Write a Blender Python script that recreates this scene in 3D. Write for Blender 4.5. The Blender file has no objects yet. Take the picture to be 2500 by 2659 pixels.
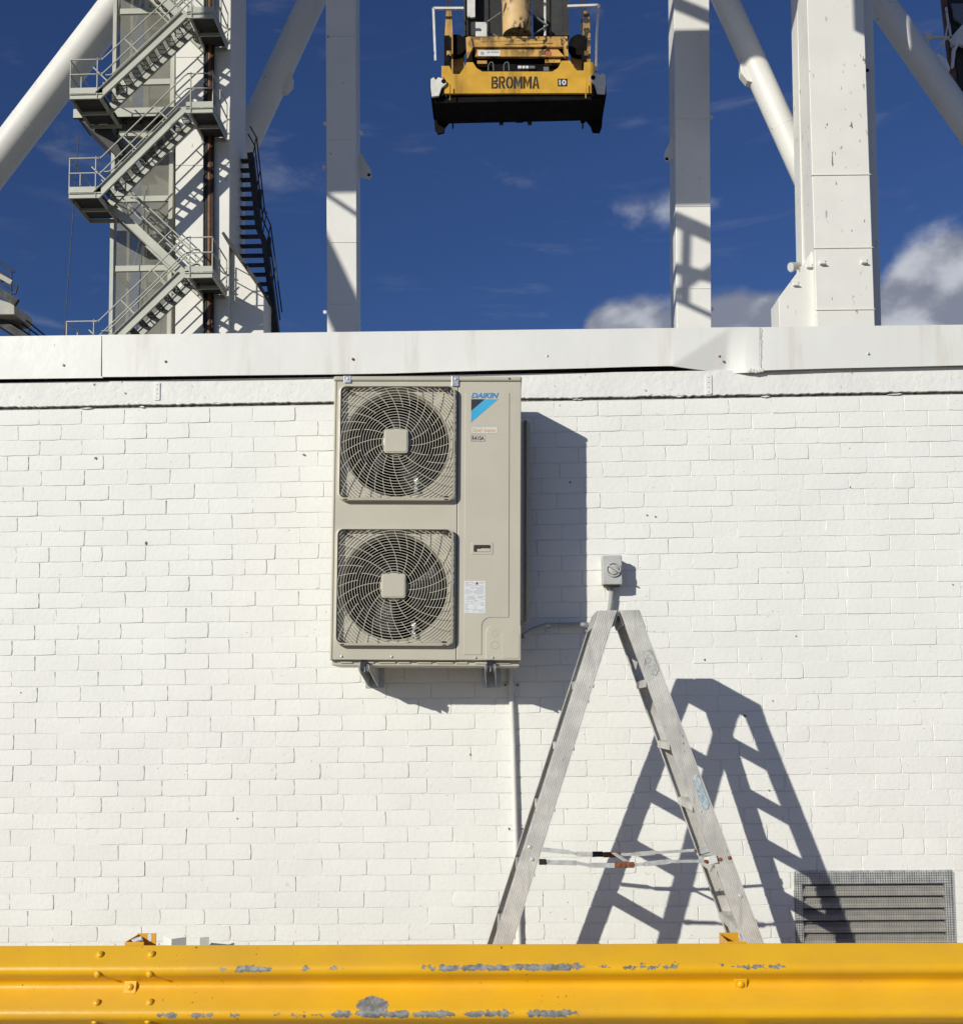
import bpy, math, random
from mathutils import Vector, Matrix, noise

random.seed(11)
SC = bpy.context.scene
COL = SC.collection
R = math.radians

# ------------------------------------------------------------------ camera
F, PCX, PCY, IW, IH = 2018.0, 934.5, 1226.0, 1869.0, 1988.0     # measured on the photograph
CAM = Vector((0.0, -5.65, 1.70))
CROT = Matrix.Rotation(R(1.2), 3, 'Z') @ Matrix.Rotation(R(94.5), 3, 'X') @ Matrix.Rotation(R(-0.6), 3, 'Z')
cd = bpy.data.cameras.new('camera')
cd.sensor_fit = 'HORIZONTAL'; cd.sensor_width = 36.0
cd.lens = 36.0 * F / IW
cd.shift_y = (PCY - IH / 2) / IW
cd.clip_start = 0.05; cd.clip_end = 3000
cam = bpy.data.objects.new('camera', cd); COL.objects.link(cam)
cam.matrix_world = Matrix.Translation(CAM) @ CROT.to_4x4()
SC.camera = cam

# ------------------------------------------------------------------ sun, sky, exposure
LDIR = Vector((0.37, 0.44, -0.212)).normalized()                 # the way the sunlight travels
SUN_EL = math.asin(-LDIR.z)
SUN_ROT = math.atan2(-LDIR.x, -LDIR.y)
sl = bpy.data.lights.new('sun', 'SUN'); sl.energy = 3.9; sl.angle = R(0.53); sl.color = (1.0, 0.972, 0.868)
so = bpy.data.objects.new('sun', sl); COL.objects.link(so)
so.rotation_euler = LDIR.to_track_quat('-Z', 'Y').to_euler(); so.location = (-20, -30, 30)

SC.view_settings.view_transform = 'Standard'
SC.view_settings.look = 'None'
SC.view_settings.exposure = 0.0
SC.view_settings.gamma = 1.0
SC.view_settings.use_curve_mapping = False
SC.cycles.max_bounces = 6; SC.cycles.diffuse_bounces = 3; SC.cycles.glossy_bounces = 3; SC.cycles.transparent_max_bounces = 8


class NG:
    """small helper to write node graphs"""
    def __init__(s, tree):
        s.t = tree; s.n = tree.nodes; s.l = tree.links
    def put(s, sock, v):
        if isinstance(v, bpy.types.NodeSocket): s.l.new(v, sock)
        elif v is not None:
            if isinstance(v, (tuple, list)) and len(v) == 3 and sock.type == 'RGBA': v = (*v, 1)
            sock.default_value = v
    def node(s, typ, ins=None, **props):
        n = s.n.new(typ)
        for k, v in props.items(): setattr(n, k, v)
        for k, v in (ins or {}).items(): s.put(n.inputs[k], v)
        return n
    def math(s, op, a, b=None, c=None, clamp=False):
        n = s.node('ShaderNodeMath', operation=op, use_clamp=clamp)
        for i, v in enumerate((a, b, c)):
            if v is not None: s.put(n.inputs[i], v)
        return n.outputs[0]
    def vmath(s, op, a, b=None, out=0):
        n = s.node('ShaderNodeVectorMath', operation=op)
        s.put(n.inputs[0], a)
        if b is not None: s.put(n.inputs[1], b)
        return n.outputs[out]
    def mix(s, f, a, b):
        n = s.node('ShaderNodeMix', data_type='RGBA')
        s.put(n.inputs[0], f); s.put(n.inputs[6], a); s.put(n.inputs[7], b)
        return n.outputs[2]
    def noise(s, vec, scale, detail=3, rough=.55, out=0, dist=0):
        n = s.node('ShaderNodeTexNoise', {'Vector': vec, 'Scale': scale, 'Detail': detail, 'Roughness': rough, 'Distortion': dist})
        return n.outputs[out]
    def ramp(s, f, lo, hi, a=0.0, b=1.0):
        n = s.node('ShaderNodeMapRange', {'Value': f, 'From Min': lo, 'From Max': hi, 'To Min': a, 'To Max': b},
                   interpolation_type='SMOOTHSTEP')
        return n.outputs[0]
    def sep(s, v):
        n = s.node('ShaderNodeSeparateXYZ'); s.put(n.inputs[0], v); return n.outputs
    def comb(s, x, y, z):
        n = s.node('ShaderNodeCombineXYZ')
        for i, v in enumerate((x, y, z)): s.put(n.inputs[i], v)
        return n.outputs[0]


def at(px, py, Y):
    """point of the place that was measured at photo pixel (px, py) (1869 x 1988 grid) on the upright plane y = Y"""
    d = CROT @ Vector(((px - PCX) / F, -(py - PCY) / F, -1.0))
    return CAM + d * ((Y - CAM.y) / d.y)


w = bpy.data.worlds.new('World'); SC.world = w; w.use_nodes = True
g = NG(w.node_tree); g.n.clear()
sky = g.node('ShaderNodeTexSky', sky_type='NISHITA', sun_disc=False)
sky.sun_elevation = SUN_EL; sky.sun_rotation = SUN_ROT
sky.altitude = 0; sky.air_density = 1.0; sky.dust_density = 0.25; sky.ozone_density = 4.0
tc = g.node('ShaderNodeTexCoord').outputs['Generated']
x, y, z = g.sep(tc)
# cumulus: noise on the direction, thinning with height; fuller in a few places where the photo has its clouds
blobs = None
for (px, py, rad, wgt) in ((1860, 545, .060, .55), (1800, 600, .055, .55), (1740, 620, .045, .30), (1900, 640, .08, .5), (1215, 628, .050, .58), (1160, 640, .03, .40), (1450, 628, .045, .58),
                           (1330, 650, .06, .50), (1560, 650, .05, .4), (1250, 395, .055, .24), (1390, 385, .05, .2), (1150, 380, .03, .14), (930, 335, .04, .16)):
    dv = (at(px, py, 20.0) - CAM).normalized()
    dd = g.vmath('DISTANCE', tc, tuple(dv), out='Value')
    bl = g.math('MULTIPLY', g.ramp(dd, 0.0, rad * 1.25, 1.0, 0.0), wgt)
    blobs = bl if blobs is None else g.math('ADD', blobs, bl)
nv = g.vmath('MULTIPLY', tc, (1.0, 1.0, 1.5))
n1 = g.noise(nv, 8.0, 8, .52)
n2 = g.noise(nv, 2.3, 3, .5)
general = g.math('MULTIPLY', g.ramp(n2, .56, .70), g.ramp(z, .05, .30, .35, 0.0))
away = g.ramp(y, .55, .15)
cov = g.math('ADD', blobs, g.math('MULTIPLY', general, away))
dens = g.ramp(g.math('ADD', g.math('MULTIPLY', n1, 1.25), cov), .86, 1.16)
dens = g.math('MULTIPLY', dens, g.ramp(z, -.02, .04))
wisp = g.noise(g.vmath('MULTIPLY', tc, (3.0, 3.0, 14.0)), 2.2, 6, .6, dist=.6)
wispd = g.math('MULTIPLY', g.ramp(wisp, .54, .80), .17)
n3 = g.noise(g.vmath('ADD', nv, (0.016, 0.014, -0.030)), 8.0, 3, .5)
lit = g.ramp(g.math('SUBTRACT', n1, n3), -.07, .09)
ccol = g.mix(lit, (.23, .25, .31), (.56, .58, .63))
skyc = g.vmath('MULTIPLY', sky.outputs[0], (0.65, 0.79, 1.19))            # the phone's white balance: a touch less green
bg1 = g.node('ShaderNodeBackground', {'Color': skyc, 'Strength': 0.055})
bg2 = g.node('ShaderNodeBackground', {'Color': ccol, 'Strength': 1.0})
mx = g.node('ShaderNodeMixShader')
g.put(mx.inputs[0], g.math('MAXIMUM', g.math('MULTIPLY', dens, .93), wispd)); g.l.new(bg1.outputs[0], mx.inputs[1]); g.l.new(bg2.outputs[0], mx.inputs[2])
wo = g.node('ShaderNodeOutputWorld'); g.l.new(mx.outputs[0], wo.inputs[0])

# ------------------------------------------------------------------ materials
MATS = {}
def mat(name, col, rough=.5, metal=0.0, var=.06, vs=4.0, bump=0.0, bs=60.0, specks=None, streak=None, spec=.5, stretch=(1, 1, 1)):
    """painted or bare surface: base colour with soft blotches, optional fine bump, flecks and streaks"""
    m = bpy.data.materials.new(name); m.use_nodes = True
    g = NG(m.node_tree); b = g.n['Principled BSDF']
    geo = g.node('ShaderNodeNewGeometry').outputs['Position']
    n = g.noise(geo, vs, 4)
    c = g.mix(g.ramp(n, .3, .7), tuple(v * (1 - var) for v in col), tuple(min(1, v * (1 + var)) for v in col))
    if specks:
        scol, ss, th, st = specks
        v = g.vmath('MULTIPLY', geo, st)
        s1 = g.noise(v, ss, 2, .5)
        s2 = g.noise(geo, ss * .13, 2, .5)
        f = g.math('MULTIPLY', g.ramp(s1, th, th + .03), g.ramp(s2, .42, .60))
        c = g.mix(f, c, scol)
    if streak:
        scol, ss, th, amt = streak
        v = g.vmath('MULTIPLY', geo, (1, 1, .12))
        f = g.math('MULTIPLY', g.ramp(g.noise(v, ss, 4, .6), th, th + .2), amt)
        c = g.mix(f, c, scol)
    g.put(b.inputs['Base Color'], c)
    g.put(b.inputs['Roughness'], g.ramp(g.noise(geo, vs * 3, 3), .3, .7, max(0.03, rough - .07), min(1, rough + .07)))
    b.inputs['Metallic'].default_value = metal
    b.inputs['Specular IOR Level'].default_value = spec
    if bump:
        bn = g.node('ShaderNodeBump', {'Strength': 1.0, 'Distance': bump, 'Height': g.noise(geo, bs, 4)})
        g.put(b.inputs['Normal'], bn.outputs[0])
    MATS[name] = m
    return m

def glassy(name, col, alpha):
    m = bpy.data.materials.new(name); m.use_nodes = True
    g = NG(m.node_tree); b = g.n['Principled BSDF']
    geo = g.node('ShaderNodeNewGeometry').outputs['Position']
    c = g.mix(g.ramp(g.noise(geo, 1.5, 4), .35, .65), tuple(v * .85 for v in col), col)
    g.put(b.inputs['Base Color'], c); b.inputs['Roughness'].default_value = .12
    b.inputs['Alpha'].default_value = alpha
    MATS[name] = m

# white painted brick: paint film, rubbed and dirty in spots
def brick_mat(name, col):
    m = bpy.data.materials.new(name); m.use_nodes = True
    g = NG(m.node_tree); b = g.n['Principled BSDF']
    geo = g.node('ShaderNodeNewGeometry').outputs['Position']
    c = g.mix(g.ramp(g.noise(geo, 2.2, 4), .3, .7), tuple(v * .975 for v in col), tuple(v * 1.015 for v in col))
    rnd = g.node('ShaderNodeObjectInfo').outputs['Random']
    c = g.mix(g.math('MULTIPLY', rnd, .10), c, (.60, .58, .53))
    sm = g.math('MULTIPLY', g.ramp(g.noise(geo, 26.0, 3), .64, .72), g.ramp(g.noise(geo, 3.1, 2), .50, .64))
    c = g.mix(g.math('MULTIPLY', sm, .45), c, (.52, .49, .43))
    sp = g.math('MULTIPLY', g.ramp(g.noise(geo, 75.0, 1), .755, .775), g.ramp(g.noise(geo, 1.7, 2), .47, .58))
    c = g.mix(sp, c, (.16, .12, .095))
    sp2 = g.math('MULTIPLY', g.ramp(g.noise(g.vmath('ADD', geo, (3.3, 0, 7.7)), 28.0, 2), .775, .79), .85)
    c = g.mix(sp2, c, (.20, .15, .12))
    g.put(b.inputs['Base Color'], c); b.inputs['Roughness'].default_value = .62
    b.inputs['Specular IOR Level'].default_value = .35
    h = g.math('ADD', g.math('MULTIPLY', g.noise(geo, 38.0, 4), .7), g.math('MULTIPLY', g.noise(geo, 170.0, 2), .3))
    bn = g.node('ShaderNodeBump', {'Strength': 1.0, 'Distance': .0028, 'Height': h})
    g.put(b.inputs['Normal'], bn.outputs[0])
    MATS[name] = m
brick_mat('brick_paint', (.815, .805, .762))
brick_mat('mortar_paint', (.74, .73, .69))
mat('band_paint', (.76, .75, .715), .65, var=.04, vs=3, bump=.004, bs=30, specks=((.20, .16, .13), 42, .70, (1, 1, .8)))
mat('fascia_paint', (.75, .74, .70), .42, var=.025, vs=1.6, bump=.002, bs=7, specks=((.36, .31, .25), 24, .76, (1, 1, .6)),
    streak=((.50, .43, .33), 9, .54, .34))
mat('dark_timber', (.030, .026, .022), .9, var=.3, bump=.01)
mat('crack_dark', (.16, .145, .125), .95, var=.5, vs=40, bump=.01)
mat('roof_felt', (.18, .18, .18), .9)
mat('ac_beige', (.505, .468, .378), .42, var=.025, vs=3, bump=.0006, bs=400, streak=((.44, .39, .30), 7, .55, .16))
mat('ac_plastic', (.52, .48, .385), .45, var=.02)
mat('ac_dark', (.006, .006, .006), .8, var=.2)
mat('fan_black', (.010, .010, .011), .6, var=.2)
mat('coil', (.05, .05, .05), .4, .7, var=.4, vs=30)
mat('clear_film', (.36, .375, .38), .35, .2)
mat('louvre', (.50, .47, .42), .6, var=.1, vs=14)
mat('zinc', (.52, .53, .54), .38, .75, var=.15, vs=30)
mat('galv', (.56, .57, .555), .5, .35, var=.18, vs=22, bump=.001)
mat('black_print', (.012, .012, .014), .5)
mat('navy_print', (.018, .020, .035), .45)
mat('blue_print', (.045, .38, .64), .45)
mat('logo_blue', (.035, .22, .50), .45)
mat('label_white', (.68, .69, .70), .45, var=.03, vs=20)
mat('label_pale', (.66, .61, .53), .4)
mat('gold_print', (.55, .42, .22), .5)
mat('salmon_print', (.62, .36, .22), .5)
mat('red_print', (.5, .10, .07), .5)
mat('grey_print', (.33, .34, .36), .6)
mat('iso_grey', (.47, .47, .455), .42, var=.03)
mat('conduit_grey', (.40, .40, .385), .45)
mat('pipe_white', (.74, .73, .68), .4, streak=((.45, .40, .32), 14, .6, .3))
mat('grime', (.20, .16, .13), .9, var=.4, vs=60)
# brushed, scratched aluminium of the ladder
mat('alu', (.61, .588, .545), .5, .30, var=.13, vs=9, bump=.0012, bs=120, streak=((.36, .34, .31), 26, .52, .5), specks=((.23, .21, .19), 60, .70, (1, 1, .35)))
mat('alu_dark', (.20, .205, .21), .5, .5, var=.2, vs=20)
mat('rust', (.20, .075, .035), .85, .1, var=.4, vs=60, bump=.002)
mat('tape_shade_black', (.015, .015, .015), .6)  # black tape, and the painted shade on the far spreader bar
mat('sticker_blue', (.36, .44, .49), .6, var=.3, vs=90, specks=((.62, .62, .58), 90, .52, (1, 1, .5)))
mat('sticker_worn', (.43, .43, .40), .65, var=.25, vs=70, specks=((.6, .59, .56), 130, .5, (1, 1, .4)))
mat('crane_white', (.765, .745, .685), .45, var=.03, vs=.8, specks=((.20, .18, .15), 5.2, .675, (1.6, 1.6, .55)), streak=((.52, .48, .42), 1.6, .6, .18))
mat('crane_white_clean', (.765, .745, .69), .45, var=.03, vs=.7, specks=((.25, .23, .2), 5.5, .73, (1.6, 1.6, .6)))
mat('stair_grey', (.45, .45, .38), .5, var=.06, vs=1.2, streak=((.25, .23, .19), 3, .6, .3))
mat('grating_shade', (.05, .048, .045), .7, var=.2, vs=8)  # steel grating; also the painted shade of the lift platform
mat('shaft_panel', (.40, .385, .325), .6, var=.16, vs=.9, streak=((.22, .20, .16), 1.5, .5, .35))
mat('riser_rust', (.16, .075, .040), .7, .2, var=.35, vs=3)
mat('riser_dark', (.022, .020, .018), .7, var=.3)
mat('dark_steel', (.030, .030, .031), .7, var=.3, vs=2)
mat('spreader_yellow', (.62, .345, .033), .45, var=.12, vs=1.6, specks=((.05, .035, .02), 3.4, .69, (1, 1, 1)), streak=((.07, .045, .02), 1.0, .52, .7))
mat('headblock_orange', (.56, .32, .08), .55, var=.16, vs=2, specks=((.035, .026, .018), 3.0, .53, (1, 1, 1)), streak=((.05, .035, .022), 1.6, .47, .85))
mat('basket_peach', (.62, .42, .19), .6, var=.08, vs=2, specks=((.05, .035, .025), 7.0, .50, (1, 1, .5)))
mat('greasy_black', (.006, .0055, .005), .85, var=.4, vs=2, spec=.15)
mat('guide_white', (.66, .65, .62), .5, var=.08, specks=((.08, .07, .06), 4.0, .60, (1, 1, .5)))
mat('rope', (.035, .035, .037), .6)
mat('floodlight', (.40, .39, .33), .4)
mat('ground_concrete', (.27, .25, .215), .9, var=.18, vs=1.3, bump=.006, bs=40)
mat('post_yellow', (.72, .36, .020), .42, var=.05)
glassy('shaft_glass', (.34, .33, .27), .40)

# yellow guardrail paint, knocked off along the crests down to the galvanised steel
def rail_mat(ztop):
    m = bpy.data.materials.new('rail_yellow'); m.use_nodes = True
    g = NG(m.node_tree); b = g.n['Principled BSDF']
    geo = g.node('ShaderNodeNewGeometry').outputs['Position']
    X, Y, Z = g.sep(geo)
    zz = g.math('SUBTRACT', Z, ztop)
    c = g.mix(g.ramp(g.noise(geo, 3.0, 4), .3, .7), (.80, .415, .004), (.85, .455, .007))
    dirt = g.math('MULTIPLY', g.ramp(g.noise(g.vmath('MULTIPLY', geo, (1, 1, 3)), 2.2, 5, .6), .42, .68), .30)
    c = g.mix(dirt, c, (.58, .30, .05))
    nrm = g.sep(g.node('ShaderNodeNewGeometry').outputs['Normal'])[2]
    c = g.mix(g.math('MULTIPLY', g.ramp(nrm, .15, .75), g.ramp(g.noise(geo, 1.1, 3), .25, .75, .10, .30)), c, (.58, .37, .07))       # settled dust
    dot = g.math('MULTIPLY', g.ramp(g.noise(geo, 62.0, 1), .75, .77), g.ramp(g.noise(geo, 2.4, 2), .45, .6))
    c = g.mix(dot, c, (.12, .07, .03))
    nz = g.noise(geo, 52.0, 6, .66)
    nx = g.noise(g.comb(X, 0.0, 0.0), 9.0, 3, .6)
    tot = None
    scrapes = ((-.074, .0125, ((424, 450, .6), (455, 535, .95), (585, 606, .9), (632, 668, .75), (690, 702, .4), (806, 850, .6), (848, 1000, 1.0), (985, 1138, 1.1), (1150, 1186, .6), (1203, 1325, .55), (1388, 1534, .5))),
               (-.250, .0140, ((296, 350, .9), (366, 424, .75), (440, 474, .45), (520, 640, .4), (640, 800, 1.15), (795, 885, .9), (896, 1000, .9), (1015, 1128, .95))))
    for zc, wd, iv in scrapes:
        pres = None
        for a_, b_, wgt in iv:
            xa, xb = at(a_, 1880, -1.49).x, at(b_, 1880, -1.49).x
            q = g.math('MULTIPLY', g.math('MULTIPLY', g.ramp(X, xa - .012, xa + .03), g.ramp(X, xb + .012, xb - .03)), wgt)
            pres = q if pres is None else g.math('MAXIMUM', pres, q)
        pres = g.math('MULTIPLY', pres, g.ramp(nx, .30, .58, .35, 1.1))
        off = g.math('ABSOLUTE', g.math('SUBTRACT', g.math('ADD', zz, g.math('MULTIPLY', g.math('SUBTRACT', nx, .5), .012)), zc))
        band = g.node('ShaderNodeMapRange', {'Value': off, 'From Min': wd * 1.5, 'From Max': 0.0}).outputs[0]
        bp = g.math('MULTIPLY', band, pres)
        f = g.ramp(g.math('ADD', bp, g.math('MULTIPLY', g.math('SUBTRACT', nz, .5), 2.0)), .41, .47)
        f = g.math('MULTIPLY', f, g.ramp(bp, .05, .16))
        tot = f if tot is None else g.math('MAXIMUM', tot, f)
    # the big scrape on the lower crest
    P = at(722, 1954, -1.49)
    ex = g.math('DIVIDE', g.math('SUBTRACT', X, P.x), .060)
    ez = g.math('DIVIDE', g.math('SUBTRACT', Z, P.z), .028)
    e = g.math('SQRT', g.math('ADD', g.math('POWER', ex, 2.0), g.math('POWER', ez, 2.0)))
    e = g.math('ADD', e, g.math('MULTIPLY', g.math('SUBTRACT', nz, .5), .9))
    tot = g.math('MAXIMUM', tot, g.ramp(e, 1.02, .96))
    steel = g.mix(g.ramp(g.noise(geo, 55.0, 4), .3, .7), (.16, .16, .152), (.34, .34, .325))
    c = g.mix(tot, c, steel)
    g.put(b.inputs['Base Color'], c)
    g.put(b.inputs['Roughness'], g.math('ADD', g.math('MULTIPLY', tot, .2), .36))
    g.put(b.inputs['Metallic'], g.math('MULTIPLY', tot, .35))
    h = g.math('SUBTRACT', g.math('MULTIPLY', g.noise(geo, 9.0, 3), .6), g.math('MULTIPLY', tot, .25))
    bn = g.node('ShaderNodeBump', {'Strength': 1.0, 'Distance': .0035, 'Height': h})
    g.put(b.inputs['Normal'], bn.outputs[0])
    MATS['rail_yellow'] = m

# ------------------------------------------------------------------ mesh helpers
class MB:
    def __init__(s): s.v = []; s.f = []
    def add(s, vs, fs):
        o = len(s.v); s.v += [tuple(v) for v in vs]; s.f += [tuple(i + o for i in f) for f in fs]; return s
    def box(s, a, b):
        (x0, y0, z0), (x1, y1, z1) = [[min(a[i], b[i]) for i in range(3)], [max(a[i], b[i]) for i in range(3)]]
        return s.add([(x0, y0, z0), (x1, y0, z0), (x1, y1, z0), (x0, y1, z0), (x0, y0, z1), (x1, y0, z1), (x1, y1, z1), (x0, y1, z1)],
                     [(0, 3, 2, 1), (4, 5, 6, 7), (0, 1, 5, 4), (1, 2, 6, 5), (2, 3, 7, 6), (3, 0, 4, 7)])
    def hexa(s, lo, hi):
        """two matching quads (lists of 4 points, counter-clockwise seen from above) joined to a solid"""
        return s.add(list(lo) + list(hi), [(0, 3, 2, 1), (4, 5, 6, 7), (0, 1, 5, 4), (1, 2, 6, 5), (2, 3, 7, 6), (3, 0, 4, 7)])
    def prism(s, poly, d):
        """closed polygon (3-D points) pushed along vector d"""
        n = len(poly); d = Vector(d); P = [Vector(p) for p in poly]
        return s.add(P + [p + d for p in P], [tuple(range(n)), tuple(range(2 * n - 1, n - 1, -1))] + [(i, i + n, (i + 1) % n + n, (i + 1) % n) for i in range(n)])
    def bar(s, a, b, wx, wz, up=(0, 0, 1)):
        a = Vector(a); b = Vector(b); t = (b - a).normalized(); u = Vector(up)
        if abs(t.dot(u)) > .98: u = Vector((0, 1, 0))
        sx = t.cross(u).normalized() * wx / 2; sz = sx.cross(t).normalized() * wz / 2
        lo = [a - sx - sz, a + sx - sz, a + sx + sz, a - sx + sz]; hi = [p + (b - a) for p in lo]
        return s.add(lo + hi, [(0, 1, 2, 3), (7, 6, 5, 4), (0, 4, 5, 1), (1, 5, 6, 2), (2, 6, 7, 3), (3, 7, 4, 0)])
    def tube(s, pts, r, n=8, r2=None):
        pts = [Vector(p) for p in pts]; m = len(pts); base = len(s.v); rings = []
        prev = None
        for i, p in enumerate(pts):
            t = ((pts[min(i + 1, m - 1)] - pts[max(i - 1, 0)])).normalized()
            if prev is None:
                u = Vector((0, 0, 1)) if abs(t.z) < .9 else Vector((1, 0, 0))
                u = (u - t * u.dot(t)).normalized()
            else:
                u = (prev - t * prev.dot(t)).normalized()
            prev = u; v = t.cross(u)
            rr = r if r2 is None else r + (r2 - r) * i / (m - 1)
            rings.append([p + (u * math.cos(2 * math.pi * k / n) + v * math.sin(2 * math.pi * k / n)) * rr for k in range(n)])
        for rg in rings: s.v += [tuple(p) for p in rg]
        for i in range(m - 1):
            for k in range(n):
                a = base + i * n + k; b = base + i * n + (k + 1) % n
                s.f.append((a, b, b + n, a + n))
        s.f.append(tuple(base + k for k in range(n - 1, -1, -1))); s.f.append(tuple(base + (m - 1) * n + k for k in range(n)))
        return s
    def lathe(s, c, axis, prof, n=24):
        """prof: (radius, distance along axis)"""
        axis = Vector(axis).normalized(); c = Vector(c)
        u = Vector((0, 0, 1)) if abs(axis.z) < .9 else Vector((1, 0, 0)); u = (u - axis * u.dot(axis)).normalized(); v = axis.cross(u)
        base = len(s.v)
        for r, h in prof:
            for k in range(n):
                a = 2 * math.pi * k / n
                s.v.append(tuple(c + axis * h + (u * math.cos(a) + v * math.sin(a)) * r))
        for i in range(len(prof) - 1):
            for k in range(n):
                a = base + i * n + k; b = base + i * n + (k + 1) % n
                s.f.append((a, b, b + n, a + n))
        s.f.append(tuple(base + k for k in range(n - 1, -1, -1))); s.f.append(tuple(base + (len(prof) - 1) * n + k for k in range(n)))
        return s
    def mesh(s, name):
        me = bpy.data.meshes.new(name); me.from_pydata(s.v, [], s.f)
        me.validate(); return me
    def obj(s, name, m, parent=None, bevel=0.0, smooth=False, fix=True, seg=2):
        me = s.mesh(name)
        if fix:
            import bmesh
            bm = bmesh.new(); bm.from_mesh(me); bmesh.ops.recalc_face_normals(bm, faces=bm.faces); bm.to_mesh(me); bm.free()
        return link(name, me, m, parent, bevel, smooth, seg)

def link(name, me, m, parent=None, bevel=0.0, smooth=False, seg=2):
    o = bpy.data.objects.new(name, me); COL.objects.link(o)
    if m is not None and not me.materials: me.materials.append(MATS[m])
    if parent is not None: o.parent = parent
    if smooth:
        for p in me.polygons: p.use_smooth = True
        try: me.set_sharp_from_angle(angle=R(38))
        except Exception: pass
    if bevel:
        b = o.modifiers.new('bevel', 'BEVEL'); b.width = bevel; b.segments = seg; b.limit_method = 'ANGLE'; b.angle_limit = R(35)
    return o

def empty(name, loc, label, cat, group=None, rot=None):
    o = bpy.data.objects.new(name, None); COL.objects.link(o); o.location = loc
    if rot: o.rotation_euler = rot
    o.empty_display_size = .1
    return tag(o, label, cat, group)

def tag(o, label=None, cat=None, group=None, kind=None):
    if label: o['label'] = label
    if cat: o['category'] = cat
    if group: o['group'] = group
    if kind: o['kind'] = kind
    return o

def keep(parent, o):
    """hang an object that was built in world coordinates under its thing"""
    o.parent = parent
    q = parent; off = Vector((0, 0, 0))
    while q is not None: off += q.location; q = q.parent
    o.location = o.location - off
    return o

def text_mesh(s, x0, x1, z0, z1, yy, bold=0.0, shear=0.0, thick=.0006):
    cu = bpy.data.curves.new('txt', 'FONT'); cu.body = s; cu.size = 1; cu.shear = shear; cu.offset = bold; cu.extrude = .02
    cu.resolution_u = 3
    o = bpy.data.objects.new('txt', cu); COL.objects.link(o)
    dg = bpy.context.evaluated_depsgraph_get()
    me = bpy.data.meshes.new_from_object(o.evaluated_get(dg))
    bpy.data.objects.remove(o); bpy.data.curves.remove(cu)
    xs = [v.co.x for v in me.vertices]; ys = [v.co.y for v in me.vertices]
    a, b, c, d = min(xs), max(xs), min(ys), max(ys)
    for v in me.vertices:
        X = x0 + (v.co.x - a) / (b - a) * (x1 - x0); Z = z0 + (v.co.y - c) / (d - c) * (z1 - z0)
        v.co = (X, yy - thick if v.co.z > 0 else yy, Z)
    return me

def rrect(x0, x1, z0, z1, r, n=5):
    pts = []
    for cx, cz, a0 in ((x1 - r, z1 - r, 0), (x0 + r, z1 - r, 90), (x0 + r, z0 + r, 180), (x1 - r, z0 + r, 270)):
        for k in range(n + 1):
            a = R(a0 + 90 * k / n); pts.append((cx + r * math.cos(a), cz + r * math.sin(a)))
    return pts

# ================================================================== ground
g0 = MB(); g0.add([(-900, -300, 0), (900, -300, 0), (900, 1500, 0), (-900, 1500, 0)], [(0, 1, 2, 3)])
tag(g0.obj('ground', 'ground_concrete', fix=False), kind='structure')

# ================================================================== brick building
XL, XR = -4.6, 4.6
bld = empty('brick_building', (0, 0, 0), 'low white painted brick building with a dented metal parapet', 'building')
Zband0 = at(934, 779, 0).z; Zband1 = at(934, 728, 0).z; Ztop = at(934, 641, -.042).z
MORT = .0047                                   # the mortar face lies a little behind the brick faces
wm = MB()
vx0, vx1 = at(1541, 1700, 0).x, at(1848, 1700, 0).x; vz1 = at(1690, 1689, 0).z; vz0 = vz1 - .60
wm.box((XL, MORT, 0), (vx0, .25, Zband0 - .004)); wm.box((vx1, MORT, 0), (XR, .25, Zband0 - .004))
wm.box((vx0, MORT, vz1), (vx1, .25, Zband0 - .004)); wm.box((vx0, MORT, 0), (vx1, .25, vz0)); wm.box((vx0, .16, vz0), (vx1, .25, vz1))
wall = wm.obj('wall', 'mortar_paint', bld)
CH, BL = .086, .240
zref = at(344, 969, 0).z; zref -= round(zref / CH) * CH

def brick_shape(seed, L, H, P):
    """front of one painted brick: slightly pillowed, corners rubbed round, edges uneven"""
    rnd = random.Random(seed); m = MB(); nx, nz = 5, 2
    ph = [rnd.uniform(0, 6.28) for _ in range(6)]
    top = []
    for j in range(nz + 1):
        for i in range(nx + 1):
            u, v = i / nx, j / nz
            xx = (u - .5) * L; zz = (v - .5) * H
            cx = 1 if i in (0, nx) else 0; cz = 1 if j in (0, nz) else 0
            if cx: xx += rnd.uniform(-.0022, .0016) * (1 if i else -1)
            if cz: zz += rnd.uniform(-.0018, .0012) * (1 if j else -1)
            if cx and cz:
                k = rnd.uniform(.0004, .0042); xx -= math.copysign(k, xx); zz -= math.copysign(k * .7, zz)
            dy = .0009 * math.sin(ph[0] + u * 3) + .0007 * math.sin(ph[1] + v * 3) + rnd.uniform(-.0004, .0004)
            if cx or cz: dy += rnd.uniform(.0004, .0016)
            top.append((xx, dy, zz))
    m.v = list(top); W = nx + 1
    for j in range(nz):
        for i in range(nx): m.f.append((j * W + i, j * W + i + 1, (j + 1) * W + i + 1, (j + 1) * W + i))
    loop = [i for i in range(W)] + [j * W + nx for j in range(1, nz + 1)] + [nz * W + i for i in range(nx - 1, -1, -1)] + [j * W for j in range(nz - 1, 0, -1)]
    b0 = len(m.v)
    for q in loop:
        xx, dy, zz = m.v[q]
        m.v.append((xx + math.copysign(.0020, xx), P + .002, zz + (math.copysign(.0010, zz) if abs(zz) > .01 else 0)))
    n = len(loop)
    for k in range(n):
        a, b = loop[k], loop[(k + 1) % n]
        m.f.append((b, a, b0 + k, b0 + (k + 1) % n))
    return m

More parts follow.
